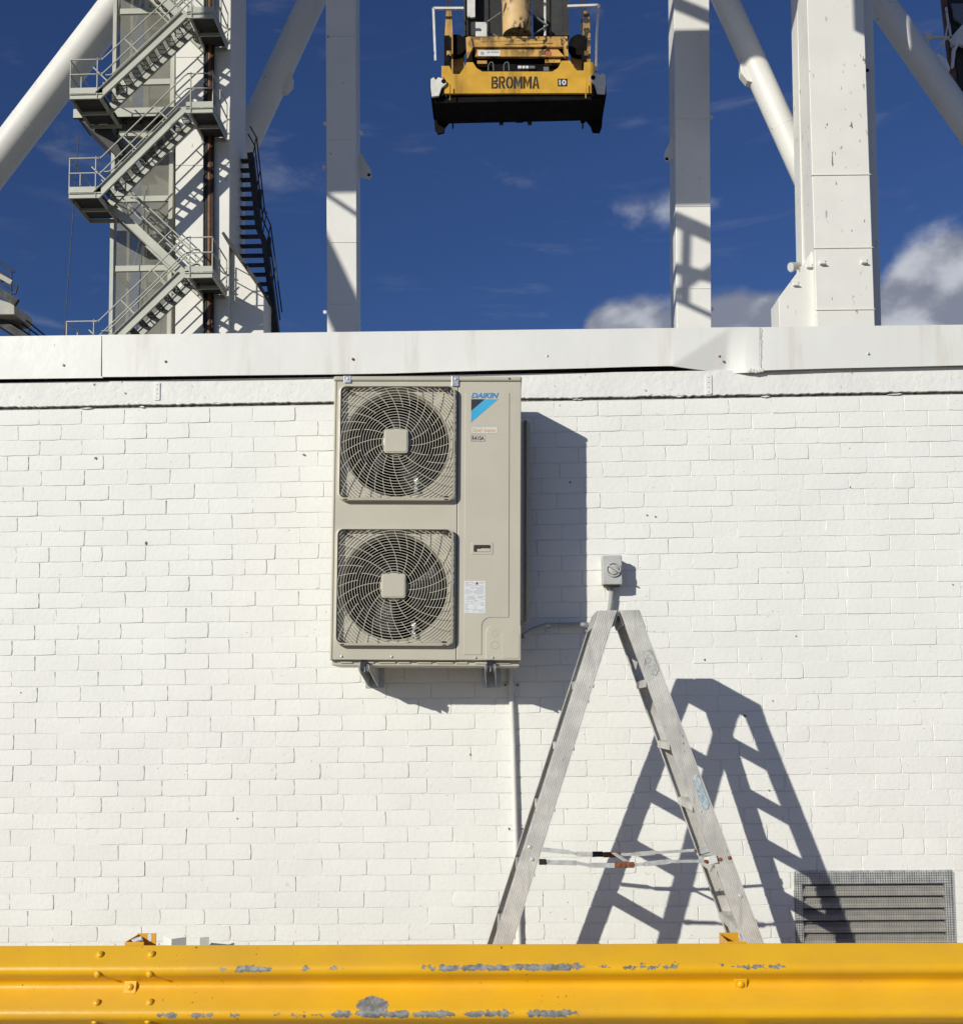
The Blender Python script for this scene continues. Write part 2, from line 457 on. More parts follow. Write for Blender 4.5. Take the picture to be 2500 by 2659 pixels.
full = [brick_shape(100 + i, .2345, .0808, MORT) for i in range(20)]
half = [brick_shape(300 + i, .1125, .0808, MORT) for i in range(6)]
three = [brick_shape(400 + i, .1745, .0808, MORT) for i in range(6)]
meshes = {id(b): b.mesh('brick') for b in full + half + three}
for me in meshes.values():
    me.materials.append(MATS['brick_paint'])
    for p in me.polygons: p.use_smooth = True
    try: me.set_sharp_from_angle(angle=R(50))
    except Exception: pass
cand = []
row = 0
zz = zref
while zz < .04: zz += CH
z0row = zz
while zz - CH < Zband0:
    zc = zz - CH / 2; row = round((zz - zref) / CH)
    rr = random.Random(row * 7 + 1)
    queue = []
    xx = XL + (0 if row % 2 else .12) + rr.uniform(-.022, .022)
    while xx < XR - .1:
        kind, L = full, BL
        if queue: kind, L = queue.pop(0)
        elif rr.random() < .045:                          # odd lengths: two three-quarter bricks and a half
            queue = [(three, .18), (three, .18), (half, .12)]; rr.shuffle(queue); kind, L = queue.pop(0)
        cx = xx + L / 2
        hit = (cx + L / 2 > vx0 and cx - L / 2 < vx1 and zc + CH / 2 > vz0 and zc - CH / 2 < vz1 - .035)
        if zc > CH / 2 and zc + CH / 2 < Zband0 + .006 and not hit:
            # some vertical joints are filled flush by the paint: the brick runs up to its neighbour
            sx = 1.0 + (rr.uniform(.014, .022) if rr.random() < .42 else rr.uniform(.000, .012)) * (.24 / L)
            cand.append((cx, zc + rr.uniform(-.0012, .0012), rr.choice(kind), rr.uniform(-.0013, .0016), rr.uniform(-.0025, .0025), sx))
        elif hit:
            for a, b in ((cx - L / 2, min(cx + L / 2, vx0)), (max(cx - L / 2, vx1), cx + L / 2)):     # cut bricks beside the vent
                if b - a > .03 and zc > CH / 2: cand.append(((a + b) / 2, zc, full[3], 0, 0, (b - a - .006) / .2345))
        xx += L
    zz += CH
# rows of the top course are cut to the height left under the band
zt = zref + (round((Zband0 - zref) / CH - .5)) * CH
def seen(b):
    x, z = b[0], b[1]
    if not (-2.72 < x < 2.60 and .50 < z): return False
    return not (-.87 < x < .20 and 1.80 < z < 3.42)
vis = [b for b in cand if seen(b)]
vis.sort(key=lambda b: b[1] + abs(b[0]) * .01)
singles = set(id(b) for b in vis[:296])
rest = MB()
for b in cand:
    cx, zc, shp, dy, tilt, sx = b
    Mx = Matrix.Translation((cx, dy, zc)) @ Matrix.Rotation(tilt, 4, 'Y') @ Matrix.Diagonal((sx, 1, 1, 1))
    if id(b) in singles:
        o = bpy.data.objects.new('brick', meshes[id(shp)]); COL.objects.link(o); o.parent = wall; o.matrix_local = Mx
    else:
        rest.add([Mx @ Vector(v) for v in shp.v], shp.f)
ro = rest.obj('brickwork', 'brick_paint', wall, fix=False, smooth=True); ro['kind'] = 'stuff'

# bond beam above the brickwork: straight top, ragged lower edge over an open crack
bm_ = MB(); N = 700; bot = []; topz = []
for i in range(N + 1):
    xx = XL + (XR - XL) * i / N
    k = noise.noise(Vector((xx * 4.1, 0, 0))) * .004 + noise.noise(Vector((xx * 37, 3, 0))) * .006 + noise.noise(Vector((xx * 90, 8, 0))) * .004
    bot.append(Zband0 + .012 + k)
for i in range(N):
    x0 = XL + (XR - XL) * i / N; x1 = XL + (XR - XL) * (i + 1) / N
    a, b = bot[i], bot[i + 1]
    bm_.add([(x0, -.010, a), (x1, -.010, b), (x1, -.010, Zband1), (x0, -.010, Zband1), (x0, .02, a), (x1, .02, b), (x0, .2, Zband1), (x1, .2, Zband1)],
            [(0, 1, 2, 3), (0, 4, 5, 1), (3, 2, 7, 6)])
bm_.obj('bond_beam', 'band_paint', bld, fix=False)
cr = MB(); cr.box((XL, .011, Zband0 - .03), (XR, .15, Zband0 + .05)); cr.obj('mortar_crack', 'crack_dark', bld)
# paint and mortar lips left hanging along the crack
lips = MB(); rl = random.Random(5)
for i in range(16):
    xx = rl.uniform(-2.7, 2.7); L = rl.uniform(.03, .16); h = rl.uniform(.0015, .0050); zc = Zband0 + rl.uniform(-.003, .014)
    lips.prism([(xx, -.006, zc), (xx + L * .5, -.008, zc - h), (xx + L, -.006, zc + rl.uniform(-.003, .003)), (xx + L * .6, -.006, zc + h)], (0, .012, 0))
lo_ = lips.obj('mortar_lip', 'band_paint', bld); lo_['kind'] = 'stuff'
# cover straps nailed over joints of the band
for px, py0, py1 in ((300, 743, 777), (1370, 728, 766)):
    a = at(px, py1, -.012); b = at(px + 11, py0, -.012)
    s_ = MB(); s_.box((a.x, -.0155, a.z), (b.x, -.0105, b.z)); so_ = s_.obj('joint_strap', 'band_paint', bld, bevel=.001)
    for k in range(4):
        nn = MB(); nn.lathe(((a.x + b.x) / 2, -.0155, a.z + (b.z - a.z) * (k + .5) / 4), (0, -1, 0), [(.003, 0), (.0025, .0015)], 8); nn.obj('nail', 'grime', so_)
# timber behind the metal parapet
tb = MB(); tb.box((XL, .035, Zband1 - .002), (XR, .12, Ztop - .012)); tb.obj('timber_plate', 'dark_timber', bld)
rf = MB(); rf.box((XL, .121, Zband1 + .02), (XR, 9.0, Ztop - .03)); rf.box((XL, 8.8, 0), (XR, 9.0, Zband1 + .019))
rf.box((XL, .251, 0), (XL + .2, 8.79, Zband1 + .019)); rf.box((XR - .2, .251, 0), (XR, 8.79, Zband1 + .019)); rf.obj('roof', 'roof_felt', bld)

# parapet flashing in three sheets; the middle sheet is dented at its right end
def sheet(cols, label=None, yb=-.042):
    m = MB(); J = 20; n = len(cols)
    for (px, yt, ybt, dt, db) in cols:
        T = at(px, yt, yb); B = at(px, ybt, yb)
        for j in range(J + 1):
            t = j / J
            if db is None:                                # below the crease the sheet is knocked back towards the wall
                tc = max(0.0, (712 - (px - 1300) * .652 - yt) / (ybt - yt)); fade = 1.0 if px < 1412 else max(0.0, 1 - (px - 1412) / 45)
                off = dt + max(0.0, t - tc) * .052 * fade
            else: off = dt + (db - dt) * t
            m.v.append((T.x + (B.x - T.x) * t, yb + off, T.z + (B.z - T.z) * t))
    for i in range(n - 1):
        for j in range(J):
            a = i * (J + 1) + j; m.f.append((a, a + 1, a + J + 2, a + J + 1))
    b0 = len(m.v)                                    # cap turned back over the roof, drip fold turned under
    for i in range(n):
        v = m.v[i * (J + 1)]; m.v.append((v[0], .13, v[2] + .004))
    for i in range(n):
        v = m.v[i * (J + 1) + J]; m.v.append((v[0], v[1] + .013, v[2] + .002))
    for i in range(n - 1):
        m.f.append((b0 + i, i * (J + 1), (i + 1) * (J + 1), b0 + i + 1))
        m.f.append((b0 + n + i, b0 + n + i + 1, (i + 1) * (J + 1) + J, i * (J + 1) + J))
    o = m.obj('parapet_sheet', 'fascia_paint', bld, fix=False, smooth=True)
    sdf = o.modifiers.new('thick', 'SOLIDIFY'); sdf.thickness = .0015; sdf.offset = -1; sdf.use_rim = False
    if label: o['label'] = label
    return o
top = lambda px: 652.5 - 22.5 * px / 1869
A = [(px, top(px), 735.5 - .012 * (px + 0), 0, 0) for px in (-700, -400, -200, 0, 100, 199)]
sheet(A)
Bc = [(196, 731.5), (300, 731), (420, 729.5), (540, 728), (640, 726.5), (760, 724.5), (870, 721.5), (1000, 718.5), (1130, 715), (1230, 711.5), (1300, 710)]
B = [(px, top(px), yb_, -.003, -.004 + .004 * math.sin(px * .011)) for px, yb_ in Bc]
B += [(px, top(px), yb_, -.003, None) for px, yb_ in [(px, 710 + (px - 1300) * .083) for px in range(1305, 1452, 5)]] + [(1474, top(1474) + .5, 722.5, -.003, .001)]
sheet(B, 'white parapet sheet with a creased dent at its end')
Cc = [(1469, top(1469), 719.4, .003, .003), (1482, top(1482), 719, .002, -.001), (1500, top(1500), 718.5, .001, -.004), (1620, top(1620), 714.5, 0, 0), (1760, top(1760), 711.5, 0, 0), (1900, top(1900), 708, 0, 0), (2200, top(2200), 704, 0, 0), (2700, top(2700), 698, 0, 0)]
sheet(Cc)
# torn sealant down the joint of the dented sheet
sl_ = MB(); rl = random.Random(8)
for k in range(5):
    p = at(1455 + k * 6, 720 - abs(k - 2), -.04); sl_.lathe(p, (0, -1, 0), [(.011, .004), (.013, .0), (.006, .006)], 8)
o = sl_.obj('sealant', 'fascia_paint', bld); o['kind'] = 'stuff'
sg = MB(); pts = [at(1477.5 + rl.uniform(-1.5, 1.5), 637 + k * 4.3, -.0462) for k in range(20)]
for k, (a, b) in enumerate(zip(pts, pts[1:])):
    sg.bar(a, b, .0012, rl.uniform(.0010, .0020))
sg.obj('open_joint', 'crack_dark', bld)['kind'] = 'stuff'
for px, py in ((322, 702), (685, 697), (1062, 691), (1397, 692), (1685, 686), (122, 708)):
    p = at(px, py, -.047); m = MB(); m.lathe(p, (0, -1, 0), [(.0075, 0), (.007, .003), (.003, .005)], 10)
    m.obj('parapet_screw', 'rust' if px in (685, 1397, 322) else 'galv', bld)

# chips and splashes on the paint
rl = random.Random(21)
for px, py, r in ((283, 1054, .016), (1107, 936, .013), (1492, 1535, .008), (1368, 1281, .010), (912, 1465, .007), (185, 889, .012), (590, 883, .014), (1272, 1003, .009), (1850, 1135, .008), (1256, 1000, .007), (1545, 1235, .006), (460, 1590, .007), (330, 2000, .01), (1446, 1390, .013), (1500, 1361, .008), (40, 1345, .006), (700, 1220, .006), (1650, 945, .007)):
    p = at(px, py, -.004); n = 9; pts = []
    for k in range(n):
        a = 2 * math.pi * k / n; q = r * rl.uniform(.25, .80); pts.append((p.x + q * math.cos(a) * (.6 if px == 283 else 1), -.0042, p.z + q * math.sin(a)))
    m = MB(); m.prism(pts, (0, .004, 0)); m.obj('paint_chip', 'grime', wall)
a, b = at(197.3, 652, -.0455), at(196.3, 730, -.0455); m = MB(); m.bar(a, b, .002, .0032); m.obj('sheet_seam', 'grime', bld)
# ventilation grille low in the wall
vt = empty('wall_vent', ((vx0 + vx1) / 2, 0, vz0), 'galvanised louvred vent with wire mesh set in the brick wall', 'vent')
def V(o): return keep(vt, o)
fw = .040
m = MB(); m.box((vx0 + .002, -.004, vz0), (vx0 + fw, .03, vz1 - .075)); V(m.obj('frame_side', 'galv', None, .002))
m = MB(); m.box((vx1 - fw, -.004, vz0), (vx1 - .002, .03, vz1 - .075)); V(m.obj('frame_side', 'galv', None, .002))
m = MB(); m.box((vx0 + .002, -.004, vz1 - .074), (vx1 - .002, .03, vz1 - .002)); V(m.obj('frame_top', 'galv', None, .002))
m = MB(); m.box((vx0 + fw, -.004, vz0), (vx1 - fw, .03, vz0 + .03)); V(m.obj('frame_bottom', 'galv', None, .002))
m = MB(); m.box((vx0 + .003, .13, vz0 + .002), (vx1 - .003, .155, vz1 - .003)); V(m.obj('duct_back', 'ac_dark', None))
slz = vz1 - .082
for k in range(8):
    zt_ = slz - k * .0635
    m = MB(); m.prism([(vx0 + fw + .001, .008, zt_ - .056), (vx0 + fw + .001, .002, zt_ - .050), (vx0 + fw + .001, .012, zt_ - .030), (vx0 + fw + .001, .006, zt_ - .026), (vx0 + fw + .001, .040, zt_ - .006), (vx0 + fw + .001, .044, zt_ - .008), (vx0 + fw + .001, .016, zt_ - .030)], (vx1 - vx0 - 2 * fw - .002, 0, 0))
    V(m.obj('louvre_slat', 'louvre', None))
m = MB(); r_ = .00068; pit = .0128; nxw = int((vx1 - vx0) / pit)
for i in range(nxw + 1):
    xx = vx0 + .003 + i * pit; wob = .002 * math.sin(i * .7)
    m.bar((xx, -.0085 + wob, vz0), (xx, -.0085 - wob, vz1 - .004 - (.006 if i % 3 else 0)), r_ * 2, r_ * 2)
for j in range(int((vz1 - vz0) / pit)):
    zz = vz0 + .005 + j * pit
    m.bar((vx0 - .003, -.0065, zz), (vx1 + .003, -.0065, zz + .001 * math.sin(j)), r_ * 2, r_ * 2)
o = V(m.obj('wire_mesh', 'alu_dark', None, fix=False)); o['kind'] = 'stuff'

# ================================================================== air conditioner
ACW, ACH, ACD, YF = .94, 1.43, .32, -.445
P0 = at(643, 1281, YF)
P1 = at(1010, 1285.5, YF)
ac = empty('air_conditioner', (-.874, YF, 1.9738), 'tall beige outdoor air conditioner unit with two round fan grilles', 'air conditioner')
ac.rotation_euler = (0, .0158, .009); ac.scale = (1.0205, 1.0, 1.0229)
U = lambda px: (px - 645.0) / 366.0 * ACW
Wz = lambda py: (1283.0 - py) / 552.0 * ACH
G1 = (U(769.5), Wz(865)); G2 = (U(768.0), Wz(1143)); SEAM = U(887.5); RH = .269

def plate_hole(m, x0, x1, z0, z1, cx, cz, r, yy, n=72):
    ang = sorted(set([2 * math.pi * k / n for k in range(n)] + [math.atan2(z - cz, x - cx) % (2 * math.pi) for x in (x0, x1) for z in (z0, z1)]))
    inn, out = [], []
    for a in ang:
        c, s = math.cos(a), math.sin(a)
        t = min(((x1 - cx) / c if c > 1e-9 else (x0 - cx) / c if c < -1e-9 else 9), ((z1 - cz) / s if s > 1e-9 else (z0 - cz) / s if s < -1e-9 else 9))
        inn.append((cx + r * c, yy, cz + r * s)); out.append((cx + t * c, yy, cz + t * s))
    k = len(ang)
    m.add(inn + out, [(i, (i + 1) % k, (i + 1) % k + k, i + k) for i in range(k)])

# body: back, sides and top of the casing, open behind the fan panel
m = MB()
m.box((0, .0, 0), (.012, ACD, ACH - .026)); m.box((ACW - .012, .012, .18), (ACW, ACD, ACH - .026))
m.box((.0125, ACD - .01, .0), (ACW - .0125, ACD, ACH - .026)); m.box((.0125, .012, .0), (ACW - .0125, ACD - .0105, .010))
m.obj('casing', 'ac_beige', ac, .004)
m = MB(); m.box((-.004, -.006, ACH - .0255), (ACW + .004, ACD + .004, ACH)); m.obj('top_cover', 'ac_beige', ac, .010, seg=3)
m = MB(); m.box((.006, .030, -.024), (ACW - .006, ACD - .02, -.0005))
for k in range(9): m.box((.05 + k * .095, .022, -.014), (.11 + k * .095 + (k % 3) * .012, .0295, -.004))
m.obj('base_pan', 'ac_beige', ac, .003)
m = MB(); m.box((.02, .285, .02), (SEAM, .30, ACH - .04)); m.box((SEAM - .02, .02, .02), (SEAM - .01, .284, ACH - .04)); m.box((.014, .02, .02), (.019, .284, ACH - .04)); m.obj('inner_void', 'ac_dark', ac)
# fan panel with its two round openings
m = MB(); zm = (G1[1] + G2[1]) / 2; x0, x1 = .0135, SEAM - .002
plate_hole(m, x0, x1, .004, zm, G2[0], G2[1], RH, 0.0); plate_hole(m, x0, x1, zm, ACH - .028, G1[0], G1[1], RH, 0.0)
fp = m.obj('fan_panel', 'ac_beige', ac, fix=False)
for p in fp.data.polygons:
    pass
def fan_set(G, rot):
    cx, cz = G
    m = MB(); prof = [(RH, 0.0), (RH - .006, .010), (RH - .010, .03), (RH - .012, .05)]; base = len(m.v); n = 72
    for r, h in prof:
        for k in range(n):
            a = 2 * math.pi * k / n; m.v.append((cx + r * math.cos(a), h, cz + r * math.sin(a)))
    for i in range(len(prof) - 1):
        for k in range(n):
            a, b = i * n + k, i * n + (k + 1) % n; m.f.append((a, b, b + n, a + n))
    m.obj('bell_mouth', 'ac_plastic', ac, fix=False, smooth=True)
    # fan: hub and three swept blades
    m = MB(); m.lathe((cx, .17, cz), (0, -1, 0), [(.062, -.012), (.062, .03), (.05, .036), (.02, .038)], 24)
    fan = m.obj('fan', 'fan_black', ac, smooth=True)
    for b in range(3):
        m = MB(); nr, na = 5, 6
        for i in range(nr + 1):
            r = .058 + (.246 - .058) * i / nr
            for j in range(na + 1):
                t = j / na; a = rot + b * 2.094 + t * 1.35 + (i / nr) * .30
                m.v.append((cx + r * math.cos(a), 0.185 - .055 * t, cz + r * math.sin(a)))
        for i in range(nr):
            for j in range(na):
                q = i * (na + 1) + j; m.f.append((q, q + 1, q + na + 2, q + na + 1))
        bo = m.obj('fan_blade', 'fan_black', fan, smooth=True)
        sd = bo.modifiers.new('thick', 'SOLIDIFY'); sd.thickness = .003
    # grille: rounded square rim, rings and swept spokes, centre cap
    H = .291; yo = -.033
    m = MB(); outp = rrect(cx - H, cx + H, cz - H, cz + H, .035, 6); inp = rrect(cx - H + .010, cx + H - .010, cz - H + .012, cz + H - .008, .028, 6); n = len(outp)
    for pts, yy in ((outp, -.002), (outp, yo - .002), (inp, yo - .006), (inp, yo + .010)):
        m.v += [(p[0], yy, p[1]) for p in pts]
    for i in range(3):
        for k in range(n): m.f.append((i * n + k, i * n + (k + 1) % n, (i + 1) * n + (k + 1) % n, (i + 1) * n + k))
    gr = m.obj('fan_grille', 'ac_plastic', ac, smooth=True)
    hin = H - .008; w_ = .0024
    def inside(r, a):
        return abs(r * math.cos(a)) < hin and abs(r * math.sin(a)) < hin and not (abs(r * math.cos(a)) > hin - .012 and abs(r * math.sin(a)) > hin - .012)
    def dep(r): return yo + .002 - .010 * max(0, 1 - (r / .33) ** 2)          # the grille domes a little
    m = MB()
    r = .072
    while r < .40:
        n = 96; a = 0
        for k in range(n):
            a0, a1 = 2 * math.pi * k / n, 2 * math.pi * (k + 1) / n
            if inside(r, a0) and inside(r, a1):
                P = [(cx + (r + q) * math.cos(t), dep(r) + e, cz + (r + q) * math.sin(t)) for t in (a0, a1) for q, e in ((-w_ / 2, 0), (w_ / 2, 0), (w_ / 2, .0025), (-w_ / 2, .0025))]
                m.add(P, [(0, 1, 5, 4), (1, 2, 6, 5), (2, 3, 7, 6), (3, 0, 4, 7)])
        r += .0137
    go = m.obj('grille_ring', 'ac_plastic', gr, fix=False); go['kind'] = 'stuff'
    m = MB(); K = 32
    sw = lambda r: .62 * ((r - .07) / .30) ** .8 if r > .07 else 0
    for k in range(K):
        a0 = 2 * math.pi * k / K; r0, r1 = .066, .42
        segs = [(.066, .42)] if k % 2 == 0 else [(.178, .42)]
        if k % 4 == 0: segs = [(.066, .166), (.192, .42)]
        for s0, s1 in segs:
            r = s0
            while r < s1:
                rn = r + .012; a, an = a0 + sw(r) + .14, a0 + sw(rn) + .14
                if inside(r, a) and inside(rn, an):
                    p = Vector((cx + r * math.cos(a), dep(r) + .001, cz + r * math.sin(a))); q = Vector((cx + rn * math.cos(an), dep(rn) + .001, cz + rn * math.sin(an)))
                    t = (q - p); sde = Vector((-t.z, 0, t.x)).normalized() * w_ / 2; bk = Vector((0, .004, 0))
                    m.add([p - sde, p + sde, p + sde + bk, p - sde + bk, q - sde, q + sde, q + sde + bk, q - sde + bk], [(0, 1, 5, 4), (1, 2, 6, 5), (2, 3, 7, 6), (3, 0, 4, 7)])
                r = rn
    go = m.obj('grille_spoke', 'ac_plastic', gr, fix=False); go['kind'] = 'stuff'
    # centre disc with the square cap on it
    m = MB(); m.lathe((cx, yo - .008, cz), (0, -1, 0), [(.066, -.006), (.066, .004), (.061, .007)], 32); m.obj('grille_hub', 'ac_plastic', gr, smooth=True)
    pts = rrect(cx - .060, cx + .060, cz - .060, cz + .060, .012, 4)
    for i, (a, b) in enumerate(pts):                                       # sides bow out a little
        f = 1 + .05 * (1 - abs(abs(a - cx) - abs(b - cz)) / .06) * 0; pts[i] = (cx + (a - cx) * f, cz + (b - cz) * f)
    m = MB(); m.prism([(a, yo - .0145, b) for a, b in pts], (0, -.010, 0)); m.obj('grille_cap', 'ac_beige', gr, .003)
    pts = rrect(cx - .0535, cx + .0535, cz - .0535, cz + .0535, .010, 4)
    m = MB(); m.prism([(a, yo - .0250, b) for a, b in pts], (0, -.0022, 0)); m.obj('grille_cap', 'ac_beige', gr, .0012)
    for sx, sz in ((-1, 1), (1, 1), (-1, -1), (1, -1)):
        a, b = cx + sx * .250, cz + sz * (.283 if sz > 0 else .268)
        m = MB(); m.box((a - .010, yo - .004, b - .022), (a + .010, -.004, b - .001)); m.obj('grille_clip', 'riser_dark', gr, .001)
fan_set(G1, .4); fan_set(G2, 1.1)
# strips of film still showing behind the grilles
for G in (G1, G2):
    m = MB(); pts = []
    for k in range(9):
        t = k / 8; pts.append((G[0] + .098 + .006 * math.sin(k * 2.4), -.022 - .004 * math.cos(k * 1.9), G[1] - .170 - .085 * t))
    for i in range(8):
        a, b = pts[i], pts[i + 1]; m.add([(a[0] - .007, a[1], a[2]), (a[0] + .007, a[1] - .004, a[2]), (b[0] + .007, b[1] - .004, b[2]), (b[0] - .007, b[1], b[2])], [(0, 1, 2, 3)])
    m.obj('film_strip', 'clear_film', ac, fix=False)
# service side
m = MB(); m.box((SEAM + .0015, .0, .004), (ACW - .0005, .0115, ACH - .028)); m.obj('service_panel', 'ac_beige', ac, .004)
x0, x1 = U(902), U(988)
pc0 = U(942); zc0 = Wz(1214)
pts = [(x0, .030), (x0, ACH - .085), (x1, ACH - .085), (x1, .215), (pc0 + .065, .215)]
for k in range(7):
    a = R(90 + 90 * k / 6); pts.append((pc0 + .030 + .045 * math.cos(a), .160 + .045 * math.sin(a) + .01))
pts += [(pc0 - .015, .030)]
m = MB(); m.prism([(a, -.0035, b) for a, b in pts], (0, .003, 0)); m.obj('service_door', 'ac_beige', ac, .0025)
# pipe cover, lower right, with a rounded upper left corner, knock-outs and screw
pts = [(pc0 + .006, .004), (pc0 + .006, .125)]
for k in range(7):
    a = R(180 - 90 * k / 6); pts.append((pc0 + .046 + .040 * math.cos(a), .135 + .040 * math.sin(a)))
pts += [(ACW + .001, .175), (ACW + .001, .004)]
m = MB(); m.prism([(a, -.0115, b) for a, b in pts], (0, .011, 0)); pcv = m.obj('pipe_cover', 'ac_beige', ac, .003)
m = MB(); m.box((ACW - .012, .0125, .004), (ACW + .001, .20, .175)); m.obj('pipe_cover', 'ac_beige', ac, .003)
for a, b, r in ((pc0 + .05, .135, .016), (pc0 + .05, .078, .020)):
    m = MB(); n = 28
    for rr, yy in ((r, -.0116), (r - .0010, -.0130), (r - .0022, -.0130), (r - .0032, -.0116)):
        m.v += [(a + rr * math.cos(2 * math.pi * k / n), yy, b + rr * math.sin(2 * math.pi * k / n)) for k in range(n)]
    for i in range(3):
        for k in range(n): m.f.append((i * n + k, i * n + (k + 1) % n, (i + 1) * n + (k + 1) % n, (i + 1) * n + k))
    m.obj('knock_out', 'ac_beige', pcv)
m = MB(); m.prism([(a, -.0116, b) for a, b in rrect(pc0 + .086, ACW - .006, .012, .138, .012, 3)], (0, -.0022, 0)); m.obj('knock_out', 'ac_beige', pcv, .0012)
for px, py in ((668, 1276), (764, 1276), (925, 1277), (958, 1277)):
    m = MB(); m.lathe((U(px), -.0001 if px < 940 else -.0115, Wz(py)), (0, -1, 0), [(.0065, 0), (.006, .003), (.002, .004)], 10); m.obj('screw', 'zinc', ac, smooth=True)
m = MB(); m.lathe((U(988), -.006, ACH - .014), (0, -1, 0), [(.005, 0), (.004, .003)], 10); m.obj('screw', 'riser_dark', ac)
# bright lifting clips under the top cover
for px, h in ((671, .032), (882, .050)):
    m = MB(); m.box((U(px) - .018, -.0085, ACH - h - .004), (U(px) + .018, -.0062, ACH - .001)); cl = m.obj('top_clip', 'zinc', ac, .001)
    m = MB(); m.lathe((U(px) + .002, -.0086, ACH - .017), (0, -1, 0), [(.0075, 0), (.006, .003), (.002, .004)], 10); m.obj('screw', 'galv', cl)
# recessed handle
hx0, hx1, hz0, hz1 = U(915), U(958), Wz(1080), Wz(1056)
m = MB()
for a, b in ((rrect(hx0, hx1, hz0, hz1, .006, 3), -.0036), (rrect(hx0 + .003, hx1 - .003, hz0 + .003, hz1 - .003, .006, 3), -.0058)):
    m.v += [(p[0], b, p[1]) for p in a]
n = len(m.v) // 2; ip = rrect(hx0 + .013, hx1 - .013, hz0 + .013, hz1 - .014, .005, 3)
m.v += [(p[0], -.0058, p[1]) for p in ip]; m.v += [(p[0] + .0, -.0037, p[1]) for p in ip]
for i in range(3):
    for k in range(n): m.f.append((i * n + k, i * n + (k + 1) % n, (i + 1) * n + (k + 1) % n, (i + 1) * n + k))
hd = m.obj('handle', 'ac_beige', ac, smooth=False)
m = MB(); m.prism([(p[0], -.0045, p[1]) for p in ip], (0, .0006, 0)); m.obj('handle_recess', 'riser_dark', hd)
m = MB(); m.box((hx0 + .030, -.0056, hz0 + .015), (hx1 - .015, -.0047, hz0 + .028)); m.box((hx0 + .050, -.0055, hz0 + .0281), (hx1 - .015, -.0047, hz0 + .031)); m.obj('handle_lip', 'ac_plastic', hd)
# maker's lettering, emblem, stickers and rating label
YP = -.0036
def print_(name, me, mt, par): return link(name, me, mt, par)
lx0, lx1 = U(913.5), U(967.5)
print_('brand_lettering', text_mesh('DAIKIN', lx0, lx1, Wz(775), Wz(764.5), YP, bold=.042, shear=.28), 'logo_blue', ac)
tz1, tz0 = Wz(777), Wz(823)
def flat(name, pts, mt, par, yy=YP, d=.0006):
    m = MB(); m.prism([(a, yy, b) for a, b in pts], (0, -d, 0)); return m.obj(name, mt, par)
mz = tz1 - (tz1 - tz0) * .50
flat('emblem_blue', [(lx0 + .070, tz1), (lx1 - .004, tz1), (lx0, tz0), (lx0, mz - .0015)], 'blue_print', ac)
flat('emblem_dark', [(lx0, tz1), (lx0 + .068, tz1), (lx0, mz)], 'navy_print', ac)
def sticker(px0, px1, py0, py1, mt, rim=None):
    if rim: flat('sticker_rim', rrect(U(px0), U(px1), Wz(py1), Wz(py0), .004, 2), rim, ac, YP, .0004)
    e = .0018 if rim else 0
    return flat('sticker', rrect(U(px0) + e, U(px1) - e, Wz(py1) + e, Wz(py0) - e, .003, 2), mt, ac, YP - (.0004 if rim else 0), .0004)
s1 = sticker(913.5, 966, 830.5, 845, 'label_pale', 'grey_print')
ys = YP - .0008
print_('sticker_lettering', text_mesh('Super', U(917), U(934), Wz(843), Wz(834.5), ys, bold=.012, shear=.2), 'gold_print', s1)
print_('sticker_lettering', text_mesh('Inverter', U(939), U(962), Wz(842), Wz(834.5), ys, bold=.012, shear=.2), 'salmon_print', s1)
m = MB()
for k in range(10):
    a0, a1 = R(-65 + 13 * k), R(-65 + 13 * (k + 1)); q = (U(930), Wz(838.2))
    m.add([(q[0] + .013 * math.cos(a0) * .9, ys, q[1] + .015 * math.sin(a0)), (q[0] + .0142 * math.cos(a0) * .9, ys - .0004, q[1] + .016 * math.sin(a0)), (q[0] + .0142 * math.cos(a1) * .9, ys - .0004, q[1] + .016 * math.sin(a1)), (q[0] + .013 * math.cos(a1) * .9, ys, q[1] + .015 * math.sin(a1))], [(0, 1, 2, 3)])
m.obj('sticker_swoosh', 'grey_print', s1, fix=False)
s2 = sticker(913.5, 941.5, 847.5, 860, 'label_pale', 'black_print')
print_('sticker_lettering', text_mesh('R410A', U(915.5), U(939.5), Wz(858.3), Wz(849.3), ys, bold=.03), 'black_print', s2)
s3 = sticker(902.5, 943, 1130.5, 1192, 'label_white')
rl = random.Random(3); ys = YP - .0004; LX0, LX1 = U(902.5), U(943); LZ1, LZ0 = Wz(1130.5), Wz(1192); lh = LZ1 - LZ0; lw = LX1 - LX0
m = MB(); red = MB()
zr = .04
while zr < .97:
    if .42 < zr < .47: zr += .05; continue
    xr = .04
    while xr < .90:
        L = rl.uniform(.05, .22)
        if rl.random() < (.75 if zr < .42 or zr > .85 else .38):
            (red if zr < .06 else m).box((LX0 + xr * lw, ys - .0003, LZ1 - (zr + .011) * lh), (LX0 + min(.96, xr + L) * lw, ys, LZ1 - zr * lh))
        xr += L + .02
    zr += .032
m.obj('label_print', 'grey_print', s3); red.obj('label_print', 'red_print', s3)
m = MB(); c = (LX0 + lw * .60, LZ1 - .075 * lh); m.prism([(c[0] - .007, ys, c[1] - .006), (c[0] + .007, ys, c[1] - .006), (c[0], ys, c[1] + .008)], (0, -.0004, 0)); m.obj('label_mark', 'black_print', s3)
m = MB()
for a, b, c_, d in ((.04, .52, .94, .525), (.04, .70, .94, .705), (.04, .44, .94, .443), (.52, .53, .525, .70), (.20, .53, .203, .70)):
    m.box((LX0 + a * lw, ys - .00035, LZ1 - d * lh), (LX0 + c_ * lw, ys, LZ1 - b * lh))
m.obj('label_print', 'grey_print', s3)
